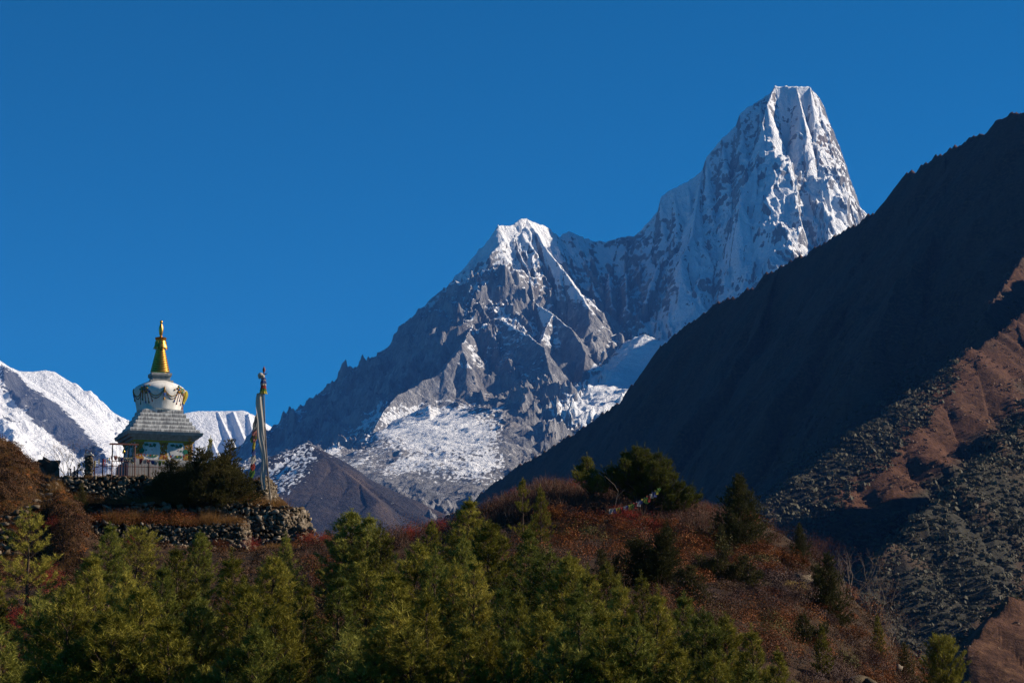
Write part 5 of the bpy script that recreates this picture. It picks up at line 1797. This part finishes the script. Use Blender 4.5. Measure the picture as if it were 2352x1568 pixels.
    # windblown pine and broad pine on the skyline, each carrying many plumes
    def plume_tree(u, r, spots, L0, R0, label, seed, stem=0.10):
        big = bpy.data.objects.new('pine_tree', None); COL.objects.link(big)
        g = gpt(u, r)
        big.location = g
        rng = np.random.default_rng(seed)
        wood, crown = Soup(), Soup()
        for i, (uu, v, s) in enumerate(spots):
            tip = np.array(P(uu, v, r + rng.uniform(-1.0, 1.0))) - np.array(g)
            L = L0 * s
            w2, c2 = pine_mesh(seed * 31 + i, L, R0 * s, 0.7, 1.9, broad=0.35, n_needle=30, nlen=0.15)
            tilt = tip * np.array([0.30, 0.30, 0])
            for src, dst in ((w2, wood), (c2, crown)):
                V = np.concatenate(src.v).copy(); F = np.concatenate(src.f)
                V += (tilt[None] / 2.2) * (V[:, 2:3] / L - 1) + (tip - np.array([0, 0, L]))[None]
                dst.add(V, F, 0)
            b0 = np.array([0.0, 0, 0.1]); midp = tip * np.array([.35, .35, .45]); e = tip - np.array([0, 0, L * 0.8])
            wood.sticks([b0, midp], [midp, e], [stem, stem * .6], [stem * .6, stem * .35], 0, 5)
        link('trunk', wood.mesh('trunk', [B]), None, big)
        link('crown', crown.mesh('crown', [M['pine_dark']]), None, big)
        tag(big, label, 'pine tree')
    plume_tree(1366, 143, [(1349, 1062, .9), (1334, 1080, .8), (1362, 1088, .9), (1346, 1098, .8), (1374, 1104, .8), (1386, 1116, .6), (1358, 1112, .7), (1326, 1094, .5)], 0.95, 0.55,
               'small windblown pine left of the broad crowned pine', 5, 0.05)
    plume_tree(1478, 143, [(1464, 1037, 0.9), (1482, 1040, 0.8), (1440, 1050, .8), (1408, 1080, .8), (1512, 1052, .8), (1530, 1066, .8), (1500, 1072, 1.0), (1450, 1080, 1.1), (1422, 1100, .9), (1545, 1098, .8), (1562, 1118, .7),
                           (1584, 1128, .7), (1530, 1116, 1.0), (1480, 1100, 1.1), (1505, 1120, .9), (1598, 1146, .5), (1556, 1138, .8), (1392, 1092, .6), (1470, 1066, 1.0), (1490, 1055, .9), (1436, 1068, .9), (1520, 1088, 1.0), (1450, 1112, .9),
                           (1576, 1148, .6), (1540, 1148, .7)], 1.45, 0.72, 'broad many stemmed pine crowning the knoll above the prayer flags', 7)
    # a pair of slim poles and the flags across the knoll
    a, e = Vector(P(1402, 1168, 139.5)), Vector(P(1517, 1118, 140.5))
    string(a, e, 0.30, 19, 0.30, ['c_white', 'c_blue', 'c_yellow', 'c_green', 'c_red'], 'long string of small prayer flags sagging from the broad pine', hang=0.9)
    tw = Soup()
    pts = [P(1408, 1180, 139.6), P(1420, 1128, 139.6), P(1410, 1112, 139.6)]
    tw.sticks(pts[:-1], pts[1:], 0.022, 0.014, 0, 5)
    tw.sticks([P(1411, 1113, 139.6)], [P(1388, 1092, 139.7)], 0.018, 0.008, 0, 4)
    tw.sticks([P(1418, 1140, 139.6)], [P(1436, 1122, 139.7)], 0.014, 0.006, 0, 4)
    o = link('dead_tree', tw.mesh('dead_tree', [M['twig']]))
    tag(o, 'bleached dead stem at the left end of the prayer flags', 'dead tree')


SHRUBS = [  # u, v of the top, r or 0, height, kind, width
    (118, 1232, 139, 1.6, 'red', 1.0, 'crimson shrub at the left foot of the rubble wall'),
    (60, 1390, 0, 1.5, 'red', 1.0, 'bright crimson shrub at the left edge among the pines'),
    (112, 1300, 0, 1.5, 'red', 0.9, 'dark red shrub behind the first pines on the left'),
    (497, 1238, 140, 1.5, 'rust', 1.2, 'orange red shrub before the middle of the lower wall'),
    (578, 1240, 139.5, 1.4, 'red', 1.3, 'scarlet shrub before the right part of the lower wall'),
    (710, 1222, 140, 1.6, 'red', 1.2, 'crimson thicket at the right foot of the tall wall'),
    (745, 1235, 139, 1.5, 'red', 1.1, 'red shrub in the dip right of the terrace'),
    (300, 1255, 140.5, 1.2, 'red', 0.8, 'small red shrub behind the bushy pine under the wall'),
    (945, 1205, 143, 1.4, 'red', 1.1, 'red shrub on the saddle between two groups of pines'),
    (1010, 1190, 144, 1.4, 'red', 1.2, 'vivid red shrub left of the tallest middle pine'),
    (1150, 1140, 147, 1.5, 'brown', 1.3, 'bare purplish shrub on the skyline right of the tallest middle pine'),
    (1290, 1106, 148, 1.4, 'brown', 1.5, 'bare grey red thicket on the skyline left of the windblown pine'),
    (1250, 1118, 148.5, 1.4, 'brown', 1.3, 'bare twiggy shrub behind the golden green pine'),
    (1385, 1135, 145, 1.3, 'brown', 1.3, 'twiggy brown shrub under the windblown pine'),
    (1560, 1150, 143, 1.2, 'brown', 1.4, 'pale twiggy shrub under the right side of the broad pine'),
    (1630, 1160, 144, 1.2, 'red', 1.1, 'dark red shrub left of the large fir'),
    (1340, 1165, 138, 1.2, 'rust', 1.5, 'rusty bush below the left end of the prayer flags'),
    (1440, 1185, 135, 1.2, 'rust', 1.5, 'rusty bush right under the middle of the prayer flags'),
    (1310, 1215, 128, 1.3, 'rust', 1.6, 'red brown bush right of the golden green pine'),
    (1590, 1225, 130, 1.1, 'rust', 1.6, 'orange brown bush below the tiny dark fir'),
    (1740, 1240, 134, 0.9, 'rust', 2.0, 'orange brown low bush at the foot of the large fir'),
    (1500, 1190, 135, 1.0, 'red', 1.2, 'dark crimson bush left of the tiny dark fir'),
    (1790, 1212, 140, 1.3, 'brown', 1.2, 'grey pink bare shrub between the two skyline firs'),
    (1880, 1230, 138, 1.8, 'brown', 1.3, 'bare branching shrub right of the narrow leaning fir'),
    (1953, 1262, 135, 3.2, 'bare', 1.1, 'leafless tree with fine brown branches on the right edge'),
    (2000, 1330, 131, 3.0, 'bare', 1.2, 'spreading leafless shrub overhanging the right edge'),
    (2040, 1400, 128, 2.2, 'bare', 1.2, 'lower leafless shrub beyond the yellow green edge pine'),
    (1820, 1365, 118, 1.0, 'pale', 1.6, 'shrub with pale yellow leaves under the flat grey rock'),
    (150, 1048, 151.5, 1.6, 'bare', 1.0, 'small leafless tree against the snow left of the railing'),
    (192, 1062, 152, 1.2, 'bare', 0.9, 'low bare twigs beside the left end of the railing'),
    (456, 1410, 0, 1.2, 'red', 0.8, 'dark red twigs in the gap among the left pines'),
    (525, 1395, 0, 1.1, 'red', 0.8, 'red sprigs in the shadow between two left pines'),
    (10, 1480, 0, 1.6, 'red', 1.0, 'tall red stems in the bottom left shadow'),
    (545, 1530, 0, 1.0, 'red', 0.8, 'small red shrub at the bottom edge below the left pines'),
    (740, 1300, 0, 1.2, 'rust', 1.1, 'rusty bush in the dark gap right of the left pines'),
    (30, 1235, 139, 1.2, 'rust', 1.3, 'orange brown scrub beside the lowest stairs'),
]


def shrubs():
    kinds = {}
    for k, (fn, tm, lm) in {
            'red': (lambda s: shrub_mesh(s, 1.6, 0.75, 30, 0.030, 1500, upright=1.0), M['red_twig'], M['red_leaf']),
            'rust': (lambda s: shrub_mesh(s, 1.5, 1.1, 26, 0.034, 3600, upright=0.8), M['brown_twig'], M['rust_leaf']),
            'brown': (lambda s: shrub_mesh(s, 1.6, 0.9, 44, 0.022, 500, upright=0.9, tw=0.009), M['brown_twig'], M['rust_leaf']),
            'bare': (lambda s: shrub_mesh(s, 1.7, 0.8, 9, 0.018, 240, fork=4, upright=0.9, tw=0.018), M['twig'], M['rust_leaf']),
            'pale': (lambda s: shrub_mesh(s, 1.4, 1.2, 20, 0.045, 1500, upright=0.6), M['twig'], M['pale_leaf'])}.items():
        kinds[k] = []
        for s in range(1 if k == 'pale' else 2):
            w, l = fn(300 + s * 7 + len(k))
            kinds[k].append(Stock(new_plant('shrub', w, l, tm, lm, 'stems', 'foliage')))
    rg = random.Random(6)
    for i, (u, v, r, h, k, wd, label) in enumerate(SHRUBS):
        if r == 0: r = dist_for_height(u, v, h)
        g = gpt(u, r)
        hh = max(h * 0.6, min(h * 1.7, P(u, v, r)[2] - g[2]))
        if u < 220 and r > 150: g = (g[0], g[1], P(u, 1097, r)[2])
        sc = hh / 1.55
        st = kinds[k][i % len(kinds[k])]
        o = st.place(g, rg.uniform(0, 6.28), (sc * wd, sc * wd, sc))
        tag(o, label, 'shrub', 'shrubs of the knoll and terrace')


def knoll_bushes():
    rg = random.Random(21)
    st = {}
    for k, (a, tm, lm) in {'rusty': ((1.3, 1.25, 30, 0.034, 4200, 3, 0.7), M['brown_twig'], M['rust_leaf']), 'dark brown': ((1.3, 1.1, 30, 0.032, 3600, 3, 0.8), M['brown_twig'], M['heather']),
                           'crimson': ((1.4, 0.9, 30, 0.030, 1600, 3, 1.0), M['red_twig'], M['red_leaf'])}.items():
        w, l = shrub_mesh(400 + len(k), a[0], a[1], a[2], a[3], a[4], fork=a[5], upright=a[6])
        st[k] = Stock(new_plant('shrub', w, l, tm, lm, 'stems', 'foliage'))
    w, l = conifer_mesh(431, 2.2, 1.1, 0.5, 0.3, stems=3)
    st['olive green'] = Stock(new_plant('shrub', w, l, M['twig'], M['juniper'], 'stems', 'crown'))
    rows = (('top', 0.00, 1180, 1740, 15), ('second', 0.16, 1240, 1850, 14), ('third', 0.34, 1450, 1930, 11), ('fourth', 0.52, 1600, 2010, 9), ('lowest', 0.70, 1740, 2080, 7))
    for name, dp, ua, ub, n in rows:
        for i in range(n):
            u = ua + (ub - ua) * (i + 0.5 + rg.uniform(-.2, .2)) / n
            rc = float(np.interp(u, GU, G_RC)) - 2
            r = rc - dp * 62 + rg.uniform(-2.5, 2.5)
            k = rg.choice(['rusty', 'rusty', 'dark brown', 'dark brown', 'olive green', 'crimson' if dp < 0.3 else 'rusty'])
            s = rg.uniform(0.55, 1.0) * (0.8 if dp > 0.3 else 1)
            o = st[k].place(gpt(u, r), rg.uniform(0, 6.28), (s * 1.25, s * 1.25, s * rg.uniform(0.7, 1.0)))
            nth = 'leftmost' if i == 0 else 'rightmost' if i == n - 1 else ORD14[i] + ' from left'
            tag(o, '%s bush, %s in the %s row of bushes across the open knoll' % (k, nth, name), 'shrub', 'bushes on the open knoll')


ORD14 = ORD + ['fourteenth', 'fifteenth']


def off_path(p, w=26):
    U, Vv = proj(p[:, 0], p[:, 1], p[:, 2])
    up = np.interp(Vv, [1095, 1127, 1153, 1166, 1186, 1221, 1290], [135, 110, 96, 60, 30, 15, 10])
    return (np.abs(U - up) > w) | (Vv < 1090) | (Vv > 1300)


def ground_cover():
    rng = np.random.default_rng(77)
    # knoll undergrowth: low cushions and twigs over the whole open hill
    sp = Soup()
    n = 2000
    u = rng.uniform(650, 2330, n)
    r = 62 + (152 - 62) * rng.random(n) ** 0.8
    x = (u - 1176) / FPX / CP * r
    z = gz(x, r)
    keep = (r < np.interp(u, GU, G_RC) + 1.5)
    pos = np.stack([x, r, z - 0.05], 1)[keep]
    u = u[keep]; rr = r[keep]
    clump = fbm(pos[:, 0] / 6, pos[:, 1] / 6, 4, 500)
    open_ = np.interp(u, [650, 1100, 1500], [0.9, 1.0, 1.0])
    rad = rng.uniform(0.22, 0.60, len(pos)) * (1 + 0.8 * np.clip(clump, -0.3, 1))
    hg = rng.uniform(0.16, 0.42, len(pos)) * (1 + 1.1 * np.clip(clump, -0.3, 1))
    kind = np.where(rng.random(len(pos)) + clump * 0.9 > 1.02, 1, 0)
    purple = rng.random(len(pos)) + fbm(pos[:, 0] / 8, pos[:, 1] / 8, 3, 501) * 1.0 > 1.0
    kind = np.where(purple & (kind == 0), 2, kind)
    for k in range(3):
        s = kind == k
        cushion_soup(sp, pos[s], rad[s], hg[s], rng, k, 64, 0.032)
    # larger rounded bushes that break up the slope
    n = 760
    u = rng.uniform(700, 2330, n)
    r = 64 + (151 - 64) * rng.random(n) ** 0.8
    x = (u - 1176) / FPX / CP * r
    keep = r < np.interp(u, GU, G_RC) + 1
    mp = np.stack([x, r, gz(x, r) - 0.1], 1)[keep]
    cl = fbm(mp[:, 0] / 9, mp[:, 1] / 9, 3, 510)
    mr = np.clip(rng.lognormal(-0.15, 0.42, len(mp)), 0.4, 1.9); mh = mr * rng.uniform(0.7, 1.35, len(mp))
    mk = np.clip(np.floor((rng.random(len(mp)) * 0.8 + 0.35 + cl) * 2.2), 0, 3).astype(int)
    for k, mi in enumerate((2, 0, 1, 4)):
        s = mk == k
        for nearby in (True, False):
            t = s & ((mp[:, 1] < 108) == nearby)
            if t.any(): cushion_soup(sp, mp[t], mr[t], mh[t], rng, mi, 950 if nearby else 600, 0.028 if nearby else 0.038)
    # upright dead stems
    m = 6000
    i = rng.integers(0, len(pos), m)
    b = pos[i] + np.concatenate([rng.normal(0, 0.3, (m, 2)), np.zeros((m, 1))], 1)
    d = unit(np.stack([rng.normal(0, 0.3, m), rng.normal(0, 0.3, m), np.ones(m)], 1))
    e = b + d * (rng.uniform(0.3, 0.75, m) * (1 + np.clip(clump[i], 0, 1)))[:, None]
    sp.sticks(b, e, 0.007, 0.003, 3, 3)
    o = link('undergrowth', sp.mesh('undergrowth', [M['brown_leaf'], M['rust_leaf'], M['heather'], M['brown_twig'], M['juniper']]))
    tag(o, 'rusty brown low scrub and heath covering the knoll', None, kind='stuff')
    # skyline thicket of bare twigs along the crest
    sp = Soup()
    n = 5200
    uu = rng.choice(np.concatenate([rng.normal(1180, 90, 400), rng.uniform(1080, 1700, 1200), rng.uniform(1280, 1620, 500), rng.uniform(700, 1080, 260)]), n)
    rc = np.interp(uu, GU, G_RC) - rng.uniform(0, 9, n) ** 1.0
    xx = (uu - 1176) / FPX / CP * rc
    zz = gz(xx, rc)
    b = np.stack([xx, rc, zz], 1)
    h = rng.uniform(0.5, 1.25, n) * np.interp(uu, [700, 1080, 1150, 1350, 1650, 1760], [0.55, 0.8, 1.15, 1.1, 0.9, 0.6])
    for rep in range(3):
        d = unit(np.stack([rng.normal(0, 0.35, n), rng.normal(0, 0.35, n), np.ones(n)], 1))
        e = b + d * (h * rng.uniform(.6, 1, n))[:, None]
        sp.sticks(b, e, 0.010, 0.004, rep % 2, 3)
        q = b + (e - b) * rng.uniform(0.4, 0.8, (n, 1))
        d2 = unit(d + rng.normal(0, 0.6, (n, 3)))
        sp.sticks(q, q + d2 * (h * rng.uniform(.25, .5, n))[:, None], 0.006, 0.003, 0, 3)
    o = link('thicket', sp.mesh('thicket', [M['brown_twig'], M['twig']]))
    tag(o, 'leafless purplish brown thicket along the top of the knoll', None, kind='stuff')
    # scrub on the left bank and under the left pines
    sp = Soup()
    n = 3600
    u = rng.uniform(-60, 210, n); r = rng.uniform(120, 152, n)
    x = (u - 1176) / FPX / CP * r; z = gz(x, r)
    pos = np.stack([x, r, z - 0.05], 1)
    pos = pos[off_path(pos)]
    cushion_soup(sp, pos[:1500], rng.uniform(0.2, 0.55, 1500), rng.uniform(0.15, 0.42, 1500), rng, 0, 60, 0.045)
    cushion_soup(sp, pos[1500:2100], rng.uniform(0.2, 0.45, len(pos[1500:2100])), rng.uniform(0.15, 0.3, len(pos[1500:2100])), rng, 1, 50, 0.045)
    mu = rng.uniform(-60, 205, 150); mr_ = rng.uniform(130, 151.5, 150)
    mx = (mu - 1176) / FPX / CP * mr_
    mp = np.stack([mx, mr_, gz(mx, mr_) - 0.1], 1)
    mp = mp[off_path(mp, 46)]
    cushion_soup(sp, mp, rng.uniform(0.4, 1.0, len(mp)), rng.uniform(0.3, 0.75, len(mp)), rng, 0, 600, 0.038)
    u = rng.uniform(-100, 900, 3000); r = 55 + 88 * rng.random(3000)
    x = (u - 1176) / FPX / CP * r; z = gz(x, r)
    cushion_soup(sp, np.stack([x, r, z - 0.05], 1), rng.uniform(0.25, 0.6, 3000), rng.uniform(0.2, 0.5, 3000), rng, 2, 44, 0.05)
    o = link('bank_scrub', sp.mesh('bank_scrub', [M['brown_leaf'], M['rust_leaf'], M['brown_leaf']]))
    tag(o, 'dry brown scrub covering the bank and the ground under the pines', None, kind='stuff')
    # brown brush growing over the terrace walls
    sp = Soup()
    for (u0, u1, a_, zk, n, hh) in ((190, 440, 144.2, 'z3', 60, 0.75), (440, 560, 144.3, 'z3', 16, 0.5), (480, 600, 145.9, 'z2', 22, 0.7), (165, 330, 145.9, 'z2', 26, 0.5), (170, 560, 143.2, 'z4', 60, 0.55), (560, 680, 144.6, 'z4', 22, 0.6), (170, 340, 147.4, 'z2', 18, 0.45)):
        pts = [on_line(rng.uniform(u0, u1), a_ + rng.uniform(-0.25, 0.5)) for k in range(n)]
        pp = np.array([(x_, y_, TZ[zk] - 0.1) for x_, y_ in pts])
        q = np.clip(rng.lognormal(-0.1, 0.35, n), 0.5, 1.6) * hh
        cushion_soup(sp, pp, q * 0.95, q, rng, int(rng.random() < 0.3), 480, 0.036)
    o = link('terrace_brush', sp.mesh('terrace_brush', [M['brush'], M['rust_leaf']]))
    tag(o, 'dry golden brown brush growing over the terrace walls', None, kind='stuff')
    # dry grass on terraces and bank
    sp = Soup()
    xl = P(168, 1150, 147.0)[0]
    def grass(us, rs, zs, n, hh=(0.15, 0.42), clumps=60, spread=0.25, sh=0.0):
        cu = rng.uniform(us[0], us[1], clumps); cr = rng.uniform(rs[0], rs[1], clumps)
        i = rng.integers(0, clumps, n)
        r_ = cr[i] + rng.normal(0, spread, n)
        x_ = (cu[i] - 1176) / FPX / CP * (r_ + sh * 2) + rng.normal(0, spread, n)
        r_ = r_ + sh * SH * (x_ - xl)
        z_ = gz(x_, r_) if zs is None else np.full(n, zs)
        ch = rng.lognormal(0, 0.45, clumps)[i] * 0.9
        B_ = np.stack([x_, r_, z_ - 0.03], 1)
        D_ = unit(np.stack([rng.normal(0, 0.45, n), rng.normal(-0.1, 0.4, n), np.ones(n)], 1))
        sp.blades(B_, D_, rng.uniform(hh[0], hh[1], n) * np.clip(ch, 0.3, 2.2), 0.018, rng, 0)
    grass((150, 540), (143.9, 145.0), TZ['z3'], 26000, (0.25, 0.70), 46, 0.30, 1)
    grass((540, 655), (145.7, 147.4), TZ['z2'], 12000, (0.15, 0.5), 26, 0.30, 1)
    grass((500, 600), (145.8, 146.9), TZ['z2'], 8000, (0.35, 0.9), 12, 0.35, 1)
    grass((170, 420), (145.6, 147.3), TZ['z2'], 9000, (0.15, 0.5), 26, 0.30, 1)
    grass((165, 600), (147.75, 148.3), TZ['z1'], 9000, (0.06, 0.26), 80, 0.2, 1)
    grass((-60, 190), (128, 151), None, 34000, (0.15, 0.45), 200, 0.32)
    grass((1500, 2120), (75, 142), None, 9000, (0.12, 0.36), 260, 0.25)
    grass((150, 690), (141.5, 144.0), None, 9000, (0.15, 0.4), 90, 0.3)
    o = link('dry_grass', sp.mesh('dry_grass', [M['grass']]))
    tag(o, 'golden dry grass on the terrace edges, bank and slope', None, kind='stuff')
    # rocks of the knoll
    for k, (u, v, r, cs, ss, label) in enumerate((
            (1838, 1330, 124, [[0, 0, 0], [0.7, 0, -.1], [-1.0, 0, 0.02], [-1.9, 0.1, 0.0]], [[1.0, 0.9, 0.6], [0.6, .7, .35], [1.3, .8, .25], [1.2, .7, .2]], 'flat topped grey rock sticking out of the right slope'),
            (2048, 1525, 104, [[0, 0, 0], [0.3, 0, .15]], [[0.4, .4, .5], [0.3, .3, .3]], 'small pale rock near the edge pine at the bottom right'),
            (1960, 1560, 84, [[0, 0, 0], [0.6, 0, -.05]], [[0.9, .6, .3], [0.5, .4, .25]], 'low grey rock at the bottom of the brown slope'))):
        x, y, z = P(u, v, r)
        zz = min(z, float(gz(x, y)) + 0.25)
        rg = np.random.default_rng(40 + k)
        o = stones(np.array(cs, float), np.array(ss, float), rg.random(len(cs)) * 0.4, rg, 'rock', None)
        o.location = (x, y, zz)
        tag(o, label, 'rock')


def hill_clumps(g):
    """the scrub forest of the far hillside: rounded bushes by the thousand"""
    X, Y, H = g
    rng = np.random.default_rng(99)
    U, Vv = proj(X, Y, H)
    d = blob(U, Vv, 1930, 1070, 330, 70, -42, 0.3) * 1.0 + blob(U, Vv, 2230, 1230, 330, 190, -45, 0.3) * 1.0 + blob(U, Vv, 2080, 1450, 200, 130, -20, 0.3) + blob(U, Vv, 1800, 1210, 120, 80, -20) * 0.8 + blob(U, Vv, 2360, 1000, 200, 60, -45) * 0.5
    d = d * (0.45 + 0.9 * sstep(-0.25, 0.5, fbm(X / 55, Y / 55, 4, 600)))
    d -= blob(U, Vv, 2190, 1010, 250, 48, -47, 0.3) * 0.9 + blob(U, Vv, 2330, 1500, 110, 110, -30, 0.2) * 0.85
    d = np.clip(d, 0, 1) + 0.07
    dd = d
    cell = np.abs(np.gradient(Y, axis=0) * np.gradient(X, axis=1))
    inview = (U > 1560) & (U < 2480) & (Vv > 560) & (Vv < 1640) & (Y < 2400)
    w = (d * cell * inview).ravel()
    w /= w.sum()
    n = 60000
    idx = rng.choice(len(w), n, p=w)
    px, py, pz = X.ravel()[idx] + rng.normal(0, 1.2, n), Y.ravel()[idx] + rng.normal(0, 1.2, n), H.ravel()[idx]
    s = np.clip(rng.lognormal(0.25, 0.5, n), 0.6, 3.6) * np.clip(py / 1400, 0.6, 1.2)
    sp = Soup()
    k = 10
    rep = np.repeat(np.arange(n), k)
    d = unit(rng.normal(size=(n * k, 3))); d[:, 2] = np.abs(d[:, 2]) * 0.8
    C = np.stack([px, py, pz], 1)[rep] + d * (s[rep] * rng.uniform(0.5, 1.0, n * k))[:, None] * np.array([[1.5, 1.2, 0.62]])
    bare = (dd.ravel()[idx] < 0.22)[rep]
    for mi, sel in enumerate((~bare, bare)):
        sp.leaves(C[sel], (s[rep] * rng.uniform(0.40, 0.75, n * k) * (1 - 0.35 * mi))[sel], rng, mi, out=d[sel])
    o = link('hillside_scrub', sp.mesh('hillside_scrub', [M['far_leaf'], M['far_brown']]))
    tag(o, 'grey green scrub forest spread over the shaded hillside', None, kind='stuff')


main_mountain()
snow_mountain()
foothill()
HILL = hillside()
ground()
plant_materials()
M['pale_leaf'] = leaf_material('pale_leaves', [(0.25, (0.16, 0.10, 0.03)), (0.5, (0.34, 0.24, 0.08)), (0.75, (0.5, 0.38, 0.16))], 0.3)
M['heather'] = leaf_material('heather', [(0.25, (0.022, 0.012, 0.012)), (0.5, (0.050, 0.029, 0.027)), (0.75, (0.09, 0.058, 0.050))], 0.08, scale=0.4)
M['far_leaf'] = leaf_material('far_scrub_leaves', [(0.3, (0.034, 0.033, 0.022)), (0.5, (0.064, 0.060, 0.038)), (0.72, (0.095, 0.086, 0.056))], 0.1, scale=0.02)
M['far_brown'] = leaf_material('far_brown_grass', [(0.3, (0.05, 0.03, 0.02)), (0.5, (0.11, 0.065, 0.04)), (0.72, (0.19, 0.12, 0.07))], 0.1, scale=0.02)
M['pine_dark'] = leaf_material('dark_pine_needles', [(0.25, (0.045, 0.052, 0.010)), (0.5, (0.10, 0.100, 0.016)), (0.75, (0.19, 0.165, 0.03)), (0.9, (0.22, 0.15, 0.04))], 0.2)  # darker needles of the two plumed skyline pines
M['brush'] = leaf_material('golden_brush', [(0.25, (0.05, 0.026, 0.012)), (0.5, (0.14, 0.072, 0.028)), (0.75, (0.26, 0.15, 0.06))], 0.1, scale=0.5)
solid_materials()
terrace()
stupa()
stairs()
STRING = railing()
flag_pole(STRING)
pine_wood()
named_plants(STRING)
shrubs()
knoll_bushes()
ground_cover()
hill_clumps(HILL)
haze()
